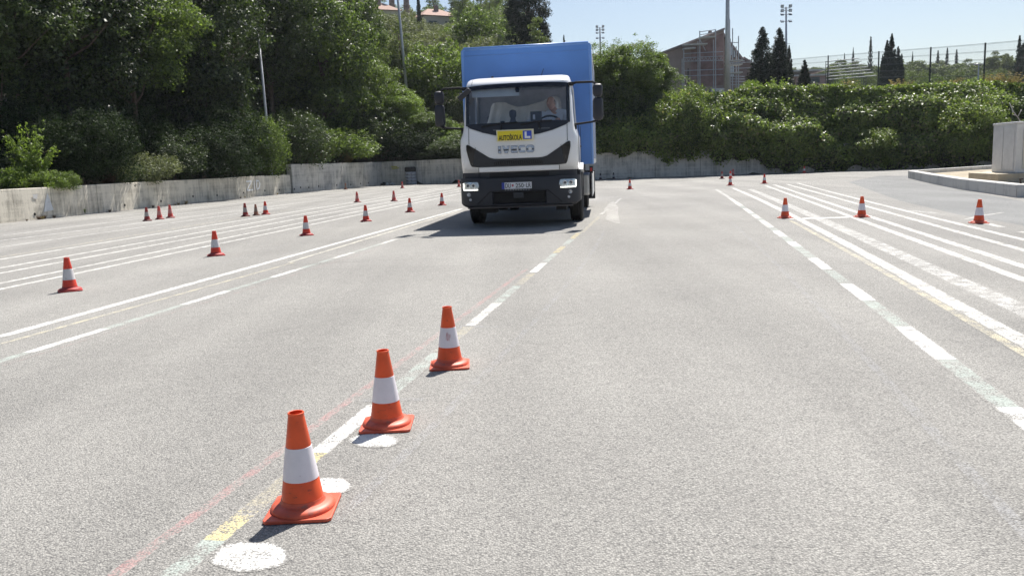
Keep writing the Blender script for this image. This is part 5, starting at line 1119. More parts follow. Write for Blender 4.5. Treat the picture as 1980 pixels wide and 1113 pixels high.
# headlights
LENS = glassmat('lamp_lens_clear', (0.93, 0.95, 0.97), 1.45, 1.0); REF = mat('reflector_silver', (0.72, 0.73, 0.72), 0.25, metal=.7, var=.25, scale=25); DRL = mat('drl_lit', (0.9, 0.9, 0.85), 0.3, emit=(1, .97, .88, 1.6))
for s in (-1, 1):
    hx = lambda a: s*a
    poly = [(.69, .745), (.705, .805), (.73, .818), (.985, .818), (.995, .80), (.995, .675), (.985, .665), (.72, .665)]
    poly = [(s*a, b_) for a, b_ in poly]
    def fan(off, sc_, name, m, parent):
        cx_, cz_ = s*.85, .742; V_ = []; nr = 5; n_ = 40; pts_ = []
        for i in range(len(poly)):
            a, b_ = poly[i], poly[(i+1) % len(poly)]
            for t in np.linspace(0, 1, 5)[:-1]: pts_.append((a[0]+(b_[0]-a[0])*t, a[1]+(b_[1]-a[1])*t))
        V_ = [(cx_, bsurf(cx_, cz_)-off, cz_)]; F_ = []; n_ = len(pts_)
        for k in range(1, nr+1):
            for p in pts_: x = cx_+(p[0]-cx_)*sc_*k/nr; z = cz_+(p[1]-cz_)*sc_*k/nr; V_.append((x, bsurf(x, z)-off, z))
        for i in range(n_): F_.append((0, 1+i, 1+(i+1) % n_))
        for k in range(nr-1):
            for i in range(n_): F_.append((1+k*n_+i, 1+(k+1)*n_+i, 1+(k+1)*n_+(i+1) % n_, 1+k*n_+(i+1) % n_))
        mb = MB(); mb.add(V_, F_); return mb.build(name, m, parent, auto=True)
    hl = fan(.006, 1.04, 'headlight', mat('headlight_bezel', (0.05, 0.05, 0.055), .35), TR); fan(.010, .96, 'reflector', REF, hl)
    for k, (xx, rr_) in enumerate([(.795, .034), (.895, .036)]):
        x = s*xx; y = bsurf(x, .752); mb = MB(); mb.lathe([(rr_, y-.012), (rr_, y-.026), (rr_*.8, y-.026), (rr_*.75, y-.018)], 20, (x, 0, .755), 'y', cap1=True); mb.build('projector_ring', CHR, hl, smooth=False)
        mb = MB(); mb.lathe([(rr_*.74, y-.0165), (rr_*.5, y-.024), (.001, y-.028)], 20, (x, 0, .755), 'y'); mb.build('projector', mat('projector_dark', (0.10, 0.11, 0.13), .1), hl, smooth=True)
    mb = MB()
    for k in range(11): x = s*(.725+k*.0245); y = bsurf(x, .683); mb.box(x-.009, x+.009, y-.022, y-.012, .674, .690)
    for k in range(5): x = s*.985; z = .70+k*.022; y = bsurf(x, z); mb.box(x-.006, x+.006, y-.022, y-.012, z-.006, z+.008)
    mb.build('daytime_light', DRL, hl); fan(.030, .985, 'lens', LENS, hl)
    for (xx, z, r_) in [(.885, .60, .034), (.858, .512, .024)]:
        x = s*xx; y = bsurf(x, z); mb = MB(); mb.lathe([(r_, y+.01), (r_, y-.012), (r_*.8, y-.014), (r_*.78, y-.006), (r_*.3, y-.003)], 20, (x, 0, z), 'y', cap1=True); mb.build('fog_light', mat('fog_lamp_silver', (0.45, 0.46, 0.48), .25, metal=.6), TR, smooth=False)
# writing
def text(s_, size, loc, m, parent, name, ext=.004, bold=0.0, sx=1.0, rot=None, align='CENTER', mats=None):
    cu = bpy.data.curves.new('t', 'FONT'); cu.body = s_; cu.size = size; cu.extrude = ext; cu.align_x = align; cu.align_y = 'CENTER'; cu.offset = bold; cu.resolution_u = 4
    ob = bpy.data.objects.new('t', cu); COL.objects.link(ob); bpy.context.view_layer.update(); dg = bpy.context.evaluated_depsgraph_get(); me = bpy.data.meshes.new_from_object(ob.evaluated_get(dg)); bpy.data.objects.remove(ob)
    me.materials.clear(); xs = [v.co.x for v in me.vertices]; ys = [v.co.y for v in me.vertices]; cx_, cy_ = (min(xs)+max(xs))/2, (min(ys)+max(ys))/2
    for v in me.vertices: v.co.x = (v.co.x-cx_)*sx; v.co.y -= cy_
    o = meshobj(name, me, m, parent); o.location = loc; o.rotation_euler = rot or (R(90), 0, 0); return o, (max(xs)-min(xs))*sx, max(ys)-min(ys)
SX, SZ = -.035, 1.587; sy = surf(0, 1.5)-.055
mb = MB(); mb.box(SX-.322, SX+.322, sy, sy+.012, SZ-.098, SZ+.098); sg = mb.build('school_sign', mat('sign_cream', (0.75, 0.70, 0.50), .45, var=.03), TR, bevel=.004)
mb = MB(); mb.box(SX-.305, SX+.285, sy-.003, sy-.0005, SZ-.082, SZ+.080); mb.build('sign_face', mat('sign_yellow', (0.74, 0.60, 0.02), .4, var=.03), sg)
BK2 = mat('letter_black', (0.012, 0.012, 0.012), .5)
def fit(o_w_h, W_, H_): o, w_, h_ = o_w_h; o.scale = (W_/w_, H_/h_, 1); return o
fit(text('AUTOŠKOLA', .1, (SX-.085, sy-.0045, SZ-.025), BK2, sg, 'sign_lettering', .001, bold=.0025), .40, .112)
mb = MB(); mb.box(SX+.135, SX+.285, sy-.006, sy-.0032, SZ-.072, SZ+.072); mb.build('learner_square', mat('sign_blue', (0.035, 0.08, 0.50), .4, var=.03), sg)
mb = MB(); mb.prism([(SX+.165, SZ-.055), (SX+.262, SZ-.055), (SX+.262, SZ-.022), (SX+.20, SZ-.022), (SX+.20, SZ+.055), (SX+.165, SZ+.055)], sy-.009, sy-.0063); mb.build('learner_letter', mat('sign_white', (0.8, 0.8, 0.8), .4, var=.02), sg)
mb = MB()
for x in (-.25, .2): mb.box(x-.01, x+.01, sy+.012, surf(0, 1.6)-.005, 1.55, 1.60)
mb.build('bracket', DK, sg)
# maker's letters in chrome: blocky strokes with cut corners
fy = surf(0, 1.35)-.026; Lh = .118; zb = 1.352-Lh/2
def ring2(x0, x1, c=.022, t=.034, gap=None):
    o_ = [(x0+c, zb), (x1-c, zb), (x1, zb+c), (x1, zb+Lh-c), (x1-c, zb+Lh), (x0+c, zb+Lh), (x0, zb+Lh-c), (x0, zb+c)]
    ci = c*.5; i_ = [(x0+t+ci, zb+t*.85), (x1-t-ci, zb+t*.85), (x1-t, zb+t*.85+ci), (x1-t, zb+Lh-t*.85-ci), (x1-t-ci, zb+Lh-t*.85), (x0+t+ci, zb+Lh-t*.85), (x0+t, zb+Lh-t*.85-ci), (x0+t, zb+t*.85+ci)]
    mb = MB(); n_ = 8
    vs = [(a, fy, b_) for a, b_ in o_]+[(a, fy, b_) for a, b_ in i_]+[(a, fy+.014, b_) for a, b_ in o_]+[(a, fy+.014, b_) for a, b_ in i_]; fs = []
    for k in range(n_):
        if gap and k in gap: continue
        k2 = (k+1) % n_; fs += [(k, k2, 8+k2, 8+k), (16+k, 24+k, 24+k2, 16+k2), (k, 16+k, 16+k2, k2), (8+k, 8+k2, 24+k2, 24+k)]
    if gap:
        g0 = gap[0]; g1 = (gap[-1]+1) % n_
        for k in (g0, g1): fs.append((k, 8+k, 24+k, 16+k))
    mb.add(vs, fs); return mb
m_ch = mat('badge_chrome', (0.42, 0.50, 0.64), 0.25, metal=.5, var=.02); m_dkc = mat('badge_dark_band', (0.06, 0.065, 0.075), 0.2, metal=.5)
def letter(polys, x):
    mb = MB()
    for P in polys: mb.prism([(x+a, zb+b_) for a, b_ in P], fy, fy+.014)
    return mb
x0 = SX-.305; H_ = Lh
def badge(polys, x, bars, ringx=None):
    mb = ring2(*ringx) if ringx else letter(polys, x); o = mb.build('badge_letter', m_ch, TR, bevel=.002, seg=1)
    bk = MB(); bk.v = list(mb.v); bk.f = list(mb.f); cx_ = sum(v[0] for v in mb.v)/len(mb.v); hw = max(abs(v[0]-cx_) for v in mb.v); cz_ = zb+H_/2
    bk.v = [(cx_+(v[0]-cx_)*(hw+.003)/hw, v[1]+.005, cz_+(v[2]-cz_)*1.06) for v in mb.v]; bk.build('backing', m_dkc, o)
    for a, b2 in bars: m3 = MB(); m3.box(x0+a, x0+b2, fy-.0015, fy-.0003, zb+.040, zb+.064); m3.build('dark_band', m_dkc, o)
badge([[(0, 0), (.045, 0), (.045, H_), (0, H_)]], x0, [(.003, .042)])
badge([[(0, H_), (.040, H_), (.062, .042), (.064, .042), (.086, H_), (.126, H_), (.088, 0), (.038, 0)]], x0+.074, [(.095, .180)])
badge([[(.012, 0), (.11, 0), (.11, .030), (.040, .030), (.040, .045), (.10, .045), (.10, .073), (.040, .073), (.040, H_-.030), (.11, H_-.030), (.11, H_), (.012, H_), (0, H_-.012), (0, .012)]], x0+.222, [(.225, .32)])
badge([[(.020, 0), (.11, 0), (.11, .032), (.045, .032), (.036, .040), (.036, H_-.040), (.045, H_-.032), (.11, H_-.032), (.11, H_), (.020, H_), (0, H_-.02), (0, .02)]], x0+.354, [(.357, .388)])
badge(None, 0, [(.489, .521), (.585, .617)], (x0+.486, x0+.620, .024, .038))
# number plate
PX_, PZ_ = -.034, .735; py_ = bsurf(0, .73)-.020
mb = MB(); mb.box(PX_-.268, PX_+.268, py_, py_+.012, PZ_-.063, PZ_+.063); npl = mb.build('number_plate', BK2, TR, bevel=.004)
mb = MB(); mb.box(PX_-.26, PX_+.26, py_-.003, py_-.0005, PZ_-.056, PZ_+.056); mb.build('plate_face', mat('plate_white', (0.66, 0.67, 0.70), .4, var=.03), npl)
mb = MB(); mb.box(PX_-.26, PX_-.212, py_-.0045, py_-.0032, PZ_-.056, PZ_+.056); mb.build('plate_band', mat('plate_blue', (0.02, 0.05, 0.36), .4), npl)
fit(text('DU', .09, (PX_-.152, py_-.0045, PZ_), BK2, npl, 'plate_letters', .001, bold=.001), .095, .076)
fit(text('250', .09, (PX_+.050, py_-.0045, PZ_), BK2, npl, 'plate_digits', .001, bold=.001), .140, .076)
fit(text('LR', .09, (PX_+.205, py_-.0045, PZ_), BK2, npl, 'plate_letters', .001, bold=.001), .082, .076)
mb = MB(); mb.box(PX_+.132, PX_+.146, py_-.005, py_-.0032, PZ_-.006, PZ_+.006); mb.build('plate_dash', BK2, npl)
for (dx, dz, mm) in [(-.012, 0, 'r'), (0, 0, 'w'), (.012, 0, 'r'), (-.006, .014, 'w'), (.006, .014, 'r'), (-.006, -.014, 'r'), (.006, -.014, 'w')]:
    pass
mb = MB(); mb.prism([(PX_-.088, PZ_-.004), (PX_-.070, PZ_-.022), (PX_-.052, PZ_-.004), (PX_-.052, PZ_+.022), (PX_-.088, PZ_+.022)], py_-.0045, py_-.0032); mb.build('crest', mat('crest_red', (0.45, 0.12, 0.14), .5), npl)
mb = MB()
for k in range(10): mb.box(PX_-.21+k*.045, PX_-.185+k*.045, py_-.002, py_+.008, PZ_-.078, PZ_-.068)
mb.build('holder_text_strip'[:12], mat('holder_grey', (0.35, 0.35, 0.36), .5), npl)
# side windows, doors, handles
for s in (-1, 1):
    mb = MB(); V_ = []
    for z in np.linspace(1.76, 2.43, 7):
        for y in np.linspace(-1.02, .06, 3): V_.append((s*(wz(z)-.012), y, z))
    mb.add(V_, [(j*3+i, j*3+i+1, (j+1)*3+i+1, (j+1)*3+i) for j in range(6) for i in range(2)]); mb.build('side_window', glassmat('side_glass', (0.90, 0.93, 0.95), 1.45, 1.0), TR)
    mb = MB(); mb.box(s*1.03-.02, s*1.03+.02, -.02, .16, 1.36, 1.40); mb.build('door_handle', DK, TR, bevel=.008)
    mb = MB(); mb.box(min(s*1.042, s*1.034), max(s*1.042, s*1.034), -1.02, -1.01, 1.0, 1.75); mb.box(min(s*1.042, s*1.034), max(s*1.042, s*1.034), .1, .11, 1.0, 1.75); mb.build('door_seam', mat('seam_dark', (0, 0, 0)), TR)
    # wheel arch: white upper rim and black guard, steps
    for (r0, r1, y0, y1, xo, m_, nm, a0, a1) in [(.60, .66, 0, 0, 1.085, CW, 'fender', 55, 130), (.50, .60, 0, 0, 1.07, BLK, 'mudguard', 5, 175)]:
        mb = MB(); V_ = []; n_ = 18
        for k in range(n_+1):
            a = R(a0+(a1-a0)*k/n_); ca, sa = math.cos(a), math.sin(a)
            for rr_ in (r0, r1):
                for xx in (.72, xo): V_.append((s*xx, -ca*rr_, .42+sa*rr_))
        F_ = []
        for k in range(n_): a = k*4; F_ += [(a+1, a+5, a+7, a+3), (a, a+2, a+6, a+4), (a+2, a+3, a+7, a+6), (a, a+4, a+5, a+1)]
        F_ += [(0, 1, 3, 2), (n_*4, n_*4+2, n_*4+3, n_*4+1)]; mb.add(V_, F_); mb.build(nm, m_, TR, auto=True)
    mb = MB(); mb.box(min(s*.80, s*1.055), max(s*.80, s*1.055), -.98, -.62, .42, .97); mb.build('step_box', BLK, TR, bevel=.02)
# corner white lump over the right arch
# wheels
def wheel(x, y, wd, parent, name='wheel'):
    Rr = .405; h = wd/2; prof = [(.22, -h*.8), (.27, -h*.98), (.34, -h), (.385, -h*.9), (Rr, -h*.72)]
    for gx_ in (-.38, -.0, .38): prof += [(Rr, h*(gx_-.09)), (Rr-.012, h*(gx_-.06)), (Rr-.012, h*(gx_+.06)), (Rr, h*(gx_+.09))]
    prof += [(Rr, h*.72), (.385, h*.9), (.34, h), (.27, h*.98), (.22, h*.8)]
    mb = MB(); mb.lathe(prof, 48, (x, y, .405), 'x'); t = mb.build(name, RUB, parent, auto=True); so = 1 if x > 0 else -1
    mb = MB(); mb.lathe([(.222, so*h*.8), (.215, so*h*.45), (.15, so*h*.35), (.12, so*h*.75), (.06, so*h*.85), (.001, so*h*.85)], 28, (x, y, .405), 'x')
    rim = mb.build('rim', mat('rim_grey', (0.42, 0.43, 0.44), .4, metal=.5), t, auto=True)
    mb = MB()
    for k in range(8): a = k*math.pi/4; mb.tube([(x+so*h*.36, y+.165*math.cos(a), .405+.165*math.sin(a)), (x+so*h*.55, y+.165*math.cos(a), .405+.165*math.sin(a))], .012, 6)
    mb.build('wheel_nut', CHR, t); return t
for s in (-1, 1):
    wheel(s*.945, 0, .245, TR); wheel(s*.97, 4.15, .24, TR, 'wheel'); wheel(s*.70, 4.15, .24, TR, 'wheel')
mb = MB(); mb.tube([(-.9, 0, .405), (.9, 0, .405)], .07, 10); mb.tube([(-.9, 4.15, .405), (.9, 4.15, .405)], .08, 10); mb.box(-.18, .18, 4.0, 4.3, .26, .55); mb.build('axle', DK, TR)
mb = MB()
for s in (-1, 1): mb.box(s*.42-.04, s*.42+.04, -1.1, 6.3, .70, .92)
mb.box(-.40, .40, -.9, .3, .45, .95); mb.box(-.62, .62, -1.2, -1.12, .34, .52); mb.build('chassis', DK, TR)
mb = MB(); mb.box(-.72, -.44, -1.25, -.9, .26, .40); mb.build('skid_bracket', DK, TR)
mb = MB(); mb.box(.62, .80, -1.25, -.95, .28, .40); mb.build('skid_bracket', DK, TR)
mb = MB(); mb.box(.70, 1.18, 1.0, 2.2, .42, .86); mb.build('fuel_tank', mat('tank_silver', (0.5, 0.5, 0.5), .35, metal=.8), TR, bevel=.05)
mb = MB(); mb.box(-1.18, -.70, 1.0, 2.0, .42, .86); mb.build('battery_box', BLK, TR, bevel=.03)
for s in (-1, 1):
    mb = MB(); a, b2 = sorted((s*1.215, s*1.235)); mb.box(a, b2, .95, 3.45, .40, .86); mb.build('side_skirt', mat('skirt_white', (0.62, 0.62, 0.60), .5, var=.06), TR, bevel=.006)
    mb = MB(); a, b2 = sorted((s*1.18, s*1.25)); mb.box(a, b2, .78, .90, .86, 1.0); mb.build('marker_housing', BLK, TR, bevel=.008)
    mb = MB(); mb.box(s*1.215-.02, s*1.215+.02, .765, .779, .90, .965); mb.build('marker_lamp', mat('marker_red', (0.5, 0.03, 0.03), .3), TR)
    mb = MB(); mb.box(min(s*.82, s*1.24), max(s*.82, s*1.24), 4.62, 4.64, .18, .86); mb.build('mud_flap', RUB, TR)
mb = MB(); mb.box(-1.1, 1.1, 6.35, 6.45, .42, .55); mb.build('rear_bar', BMP, TR, bevel=.01)
# box body
BLU = mat('box_blue', (0.10, 0.25, 0.62), 0.38, var=.08, scale=1.2, coat=.15); EDG = mat('box_edge_blue', (0.15, 0.31, 0.68), 0.35, var=.03); SIDE = mat('side_curtain_blue', (0.10, 0.20, 0.52), 0.5, var=.12, scale=2)
BX = 1.265; Z0, Z1 = 1.04, 3.36
mb = MB(); mb.box(-BX+.02, BX-.02, .74, 6.35, Z0, Z1-.02); body = mb.build('cargo_body', SIDE, TR)
mb = MB(); c = .05; P = [(-BX, Z0), (BX, Z0), (BX, Z1-c*1.4), (BX-c*.4, Z1-c*.4), (BX-c*1.4, Z1), (-BX+c*1.4, Z1), (-BX+c*.4, Z1-c*.4), (-BX, Z1-c*1.4)]; mb.prism(P, .70, .738); mb.build('front_wall', BLU, body, bevel=.02, seg=3)
mb = MB(); mb.tube([(-BX+.04, .697, Z1-.15), (BX-.04, .697, Z1-.15)], .006, 6); mb.build('crease', EDG, body, smooth=True)
mb = MB(); mb.tube([(-BX+.05, .72, Z1-.02), (BX-.05, .72, Z1-.02)], .035, 12); mb.build('top_rail', EDG, body, smooth=True)
for s in (-1, 1):
    mb = MB(); mb.tube([(s*(BX-.025), .722, Z0), (s*(BX-.025), .722, Z1-.06), (s*(BX-.07), .722, Z1-.03)], .032, 12); mb.build('corner_post', EDG, body, smooth=True)
    mb = MB(); a, b2 = sorted((s*(BX-.018), s*BX)); mb.box(a, b2, 6.2, 6.36, Z0, Z1-.03); mb.box(a, b2, .76, 6.2, Z0, Z0+.10); mb.box(a, b2, .76, 6.2, Z1-.13, Z1-.03)
    for k in range(1, 9): mb.box(a, b2, .76+k*.605-.02, .76+k*.605+.02, Z0+.10, Z1-.13)
    mb.build('side_frame', mat('frame_silver', (0.62, 0.63, 0.64), .35, metal=.4), body)
mb = MB(); mb.box(-1.1, 1.1, .76, .80, .9, 1.035); mb.build('cross_member', DK, TR)
mb = MB(); mb.tube([(-.48, -.7, 2.62), (-.485, -.7, 2.66)], .02, 8); mb.tube([(.40, -.65, 2.62), (.395, -.64, 2.66), (.43, -.60, 2.76)], .006, 6); mb.build('aerial', DK, TR)
# mirrors
for s in (-1, 1):
    X1 = s*1.385; yM = -1.12
    mb = MB(); P = []
    def mh(z0, z1, w0, w1, name):
        mb = MB(); V_ = []; F_ = []; n_ = 16; zz = [z0, z0+.02, z0+.06, (z0+z1)/2, z1-.06, z1-.02, z1]; ww = [.55, .85, 1, 1, 1, .85, .5]
        for k, (z, q) in enumerate(zip(zz, ww)):
            w_ = (w0+(w1-w0)*(z-z0)/(z1-z0))*q
            for j in range(n_): a = 2*math.pi*j/n_; ca, sa = math.cos(a), math.sin(a); V_.append((X1+w_*.5*math.copysign(abs(ca)**.6, ca), yM+.085*q*math.copysign(abs(sa)**.7, sa)*(1 if sa < 0 else .5), z))
        for k in range(len(zz)-1):
            for j in range(n_): F_.append((k*n_+j, k*n_+(j+1) % n_, (k+1)*n_+(j+1) % n_, (k+1)*n_+j))
        F_ += [tuple(range(n_))[::-1], tuple((len(zz)-1)*n_+j for j in range(n_))]; mb.add(V_, F_); return mb.build(name, BMP, TR, auto=True)
    lo_ = mh(1.80, 2.18, .185, .175, 'side_mirror'); up_ = mh(2.19, 2.41, .165, .175, 'wide_angle_mirror')
    mb = MB(); mb.box(X1-.075, X1+.075, yM+.045, yM+.052, 1.84, 2.14); mb.build('mirror_glass', CHR, lo_)
    mb = MB(); mb.box(X1-.07, X1+.07, yM+.045, yM+.052, 2.23, 2.37); mb.build('mirror_glass', CHR, up_)
    arm = MB(); arm.tube([(s*.93, -1.08, 2.43), (s*1.02, -1.12, 2.45), (s*1.30, -1.14, 2.445), (X1, yM, 2.40)], [.026, .022, .020, .024], 10); arm.build('mirror_arm', DK, TR, smooth=True)
    arm = MB(); arm.tube([(s*.96, -1.06, 1.745), (s*1.05, -1.10, 1.75), (s*1.28, -1.13, 1.772), (X1, yM, 1.80)], [.022, .02, .018, .022], 10); arm.build('mirror_arm', DK, TR, smooth=True)
    mb = MB(); mb.box(s*.95-.06, s*.95+.06, -1.16, -1.0, 1.66, 1.74); mb.box(s*.93-.045, s*.93+.045, -1.15, -1.03, 2.40, 2.46); mb.build('mirror_bracket', DK, TR, bevel=.01)
mb = MB(); M_ = Matrix.Translation((-.90, -1.36, 2.315))@Matrix.Rotation(R(-38), 4, 'Y')@Matrix.Rotation(R(18), 4, 'X'); mb.box(-.13, .13, -.04, .04, -.045, .045, M_); fm = mb.build('front_mirror', BMP, TR, bevel=.025, seg=3)
mb = MB(); mb.tube([(-.93, -1.14, 2.33), (-1.0, -1.24, 2.34), (-.96, -1.33, 2.32)], .014, 8); mb.build('front_mirror_arm', DK, TR, smooth=True)
# cab interior parts
mb = MB(); mb.box(-.86, .86, -1.16, -.62, 1.35, 1.74); mb.prism([(-.84, 1.74), (.84, 1.74), (.84, 1.775), (.72, 1.83), (.28, 1.83), (.20, 1.79), (-.84, 1.775)], -1.15, -.66); dash = mb.build('dashboard', INT, TR, bevel=.015)
mb = MB(); mb.box(-.90, .90, .40, .48, 1.0, 2.58); mb.box(-.88, .88, -1.0, .4, 1.02, 1.06); mb.build('cab_lining', mat('lining_grey', (0.50, 0.51, 0.55), .9), TR)
mb = MB(); mb.box(-.85, .85, -.95, .40, 2.53, 2.57); mb.build('headliner', mat('headliner_grey', (0.70, 0.71, 0.72), .9), TR)
VIS = mat('visor_pale', (0.74, 0.79, 0.80), .8, var=.03)
mb = MB(); mb.box(-.80, .03, -1.135, -1.12, 2.27, 2.41, Matrix.Rotation(0, 4, 'X')); mb.build('sun_visor', VIS, TR, bevel=.006)
mb = MB(); mb.box(.07, .78, -1.10, -1.085, 2.365, 2.42); mb.build('sun_visor', mat('visor_grey', (0.30, 0.32, 0.34), .8), TR, bevel=.006)
mb = MB(); mb.tube([(.0, -1.16, 2.42), (0, -1.15, 2.36)], [.03, .045], 12); mb.box(-.03, .03, -1.18, -1.12, 2.33, 2.38); mb.build('camera_housing', DK, TR, bevel=.01)
mb = MB(); mb.box(-.79, -.755, -.95, -.93, 1.85, 2.30); mb.build('grab_rail', mat('rail_pale', (0.55, 0.56, 0.58), .6), TR, bevel=.008)
mb = MB(); mb.box(-.875, -.84, -1.20, -1.17, 1.90, 1.96); mb.build('vignette_sticker', mat('sticker_pale', (0.6, 0.62, 0.62), .5), TR)
for x, hw in [(-.42, .30), (.50, .25)]:
    mb = MB(); mb.box(x-hw, x+hw, -.32, .20, 1.28, 1.42); st = mb.build('seat', INT, TR, bevel=.05, seg=3)
    mb = MB(); mb.box(x-hw, x+hw, .06, .22, 1.40, 2.02, Matrix.Rotation(0, 4, 'X')); mb.build('backrest', INT, st, bevel=.05, seg=3)
    mb = MB(); mb.box(x-.13, x+.13, .08, .20, 2.02, 2.24); mb.build('headrest', mat('headrest_cover', (0.78, 0.77, 0.74), .9) if x > 0 else INT, st, bevel=.05, seg=3)
# steering wheel
M_ = Matrix.Translation((.50, -.60, 1.77))@Matrix.Rotation(R(-38), 4, 'X'); mb = MB(); n_ = 32
mb.tube([M_@Vector((.215*math.cos(2*math.pi*k/n_), 0, .215*math.sin(2*math.pi*k/n_))) for k in range(n_+1)], .018, 8, cap=False); mb.tube([M_@Vector((-.2, 0, 0)), M_@Vector((.2, 0, 0))], .018, 6); mb.tube([M_@Vector((0, 0, 0)), M_@Vector((0, 0, -.2))], .018, 6)
mb.tube([M_@Vector((0, .01, 0)), M_@Vector((0, -.03, 0))], .06, 14); mb.tube([M_@Vector((0, 0, 0)), Vector((.50, -.8, 1.55))], .03, 8); mb.build('steering_wheel', DK, TR, smooth=True)
TM = TR.matrix_basis.copy(); TM = Matrix.Translation(TR.location)@Matrix.Rotation(R(-6.6), 4, 'Z')
def incab(o): o.matrix_world = TM@o.matrix_world; return o
def placed(o): o.location = TR.location; o.rotation_euler = (0, 0, R(-6.6)); return o
# cloth draped over the seats: top edge curve with folds
tope = pw([(-.66, 2.02), (-.62, 2.17), (-.56, 2.235), (-.46, 2.25), (-.34, 2.24), (-.26, 2.20), (-.12, 2.155), (.02, 2.165), (.18, 2.20), (.30, 2.23), (.36, 2.25), (.40, 2.28), (.48, 2.32), (.60, 2.33), (.66, 2.30), (.69, 2.2)])
vs = []; fs = []; nx, nz = 90, 30
for i in range(nx+1):
    u = i/nx; x = -.66+1.35*u
    for j in range(nz+1):
        v = j/nz; tz_ = tope(x); z = tz_-(tz_-1.45)*v; sp = 1+0.12*v if x < -.3 else 1
        seatbulge = -.10*math.exp(-((x+.45)/.22)**2)+.12*math.exp(-((x-.56)/.26)**4)
        fold = .030*math.sin(x*38+v*5)*(.3+.7*v)*(1 if x < 0.1 else .35)+.018*math.sin((x*14-v*9))
        xx = x*sp+(-.08*v*max(0, (-x-.35))*3)
        vs.append((xx, .02+seatbulge+fold-.05*v, z))
for i in range(nx):
    for j in range(nz): a = i*(nz+1)+j; fs.append((a, a+1, a+nz+2, a+nz+1))
mb = MB(); mb.add(vs, fs); cl = placed(mb.build('cloth', mat('cloth_cream', (0.86, 0.84, 0.78), .95, var=.04), None, smooth=True)); so = cl.modifiers.new('s', 'SOLIDIFY'); so.thickness = .006
tag(cl, 'cream cloth sheet draped over the seats inside the truck cab', 'cloth')
def small(mb, name, m, label, cat, **k): return tag(placed(mb.build(name, m, None, **k)), label, cat)
small(MB().lathe([(.10, 1.78), (.085, 1.82), (.05, 1.86), (.045, 1.90), (.062, 1.94), (.064, 1.98), (.066, 2.0), (.055, 2.03), (.03, 2.045), (.001, 2.05)], 18, (-.115, -.95, 0)), 'dashboard_ornament', mat('ornament_dark', (0.045, 0.045, 0.06), .5), 'dark round topped ornament standing on the middle of the truck dashboard', 'ornament', smooth=True)
small(MB().lathe([(.03, 1.775), (.02, 1.80), (.04, 1.84), (.042, 1.855), (.001, 1.86)], 14, (-.30, -.98, 0)), 'suction_cup', DK, 'small black suction mount on the dashboard left of the round topped ornament', 'mount', smooth=True)
small(MB().box(.20, .40, -1.0, -.985, 1.80, 2.0), 'tablet', mat('tablet_dark', (0.02, 0.022, 0.035), .3), 'dark tablet screen standing on the dashboard beside the steering wheel', 'tablet', bevel=.006)
small(MB().box(.245, .285, -1.03, -1.012, 1.86, 1.945), 'phone', mat('phone_white', (0.7, 0.7, 0.72), .4), 'small white upright gadget in front of the dark tablet', 'gadget', bevel=.008)
small(MB().box(.13, .20, -1.05, -1.0, 1.785, 1.865), 'tissue_box', mat('paper_white', (0.66, 0.67, 0.68), .7), 'small white packet on the dashboard left of the tablet', 'packet', bevel=.008)
# ---- driver: one continuous body grown from a skinned skeleton
def skinbody(joints, edges, root_i, sub=2):
    me = bpy.data.meshes.new('sk'); me.from_pydata([j[0] for j in joints], edges, []); o = bpy.data.objects.new('sk', me); COL.objects.link(o)
    m_ = o.modifiers.new('skin', 'SKIN'); m_.use_smooth_shade = True
    for i, j in enumerate(joints): r_ = j[1]; me.skin_vertices[0].data[i].radius = r_ if hasattr(r_, '__len__') else (r_, r_)
    me.skin_vertices[0].data[root_i].use_root = True; sb = o.modifiers.new('sub', 'SUBSURF'); sb.levels = sub; sb.render_levels = sub
    bpy.context.view_layer.update(); dg = bpy.context.evaluated_depsgraph_get(); r_ = bpy.data.meshes.new_from_object(o.evaluated_get(dg)); bpy.data.objects.remove(o); return r_
dx = .56; J = [((dx, -.05, 1.50), (.16, .12)), ((dx, -.02, 1.72), (.15, .105)), ((dx, -.02, 1.98), (.16, .095)), ((dx-.01, -.05, 2.07), (.068, .062)), ((dx-.02, -.09, 2.13), .055),
     ((dx-.19, -.04, 2.005), .064), ((dx-.26, -.14, 1.78), .052), ((dx-.18, -.40, 1.80), .036), ((dx-.17, -.49, 1.83), .030),
     ((dx+.19, -.04, 2.005), .064), ((dx+.27, -.12, 1.78), .052), ((dx+.14, -.40, 1.80), .036), ((dx+.10, -.50, 1.85), .030),
     ((dx-.10, -.10, 1.46), .10), ((dx-.13, -.48, 1.47), .075), ((dx-.13, -.58, 1.12), .055), ((dx-.13, -.70, 1.10), .045),
     ((dx+.10, -.10, 1.46), .10), ((dx+.13, -.48, 1.47), .075), ((dx+.13, -.58, 1.12), .055), ((dx+.13, -.70, 1.10), .045)]
E_ = [(0, 1), (1, 2), (2, 3), (3, 4), (2, 5), (5, 6), (6, 7), (7, 8), (2, 9), (9, 10), (10, 11), (11, 12), (0, 13), (13, 14), (14, 15), (15, 16), (0, 17), (17, 18), (18, 19), (19, 20)]
bodym = skinbody(J, E_, 0)
bmx = bmesh.new(); bmx.from_mesh(bodym)
hc = Vector((dx-.045, -.105, 2.185)); hm = Matrix.Translation(hc)@Matrix.Rotation(R(-32), 4, 'Z')
hb = bmesh.new(); bmesh.ops.create_uvsphere(hb, u_segments=32, v_segments=24, radius=1.0)
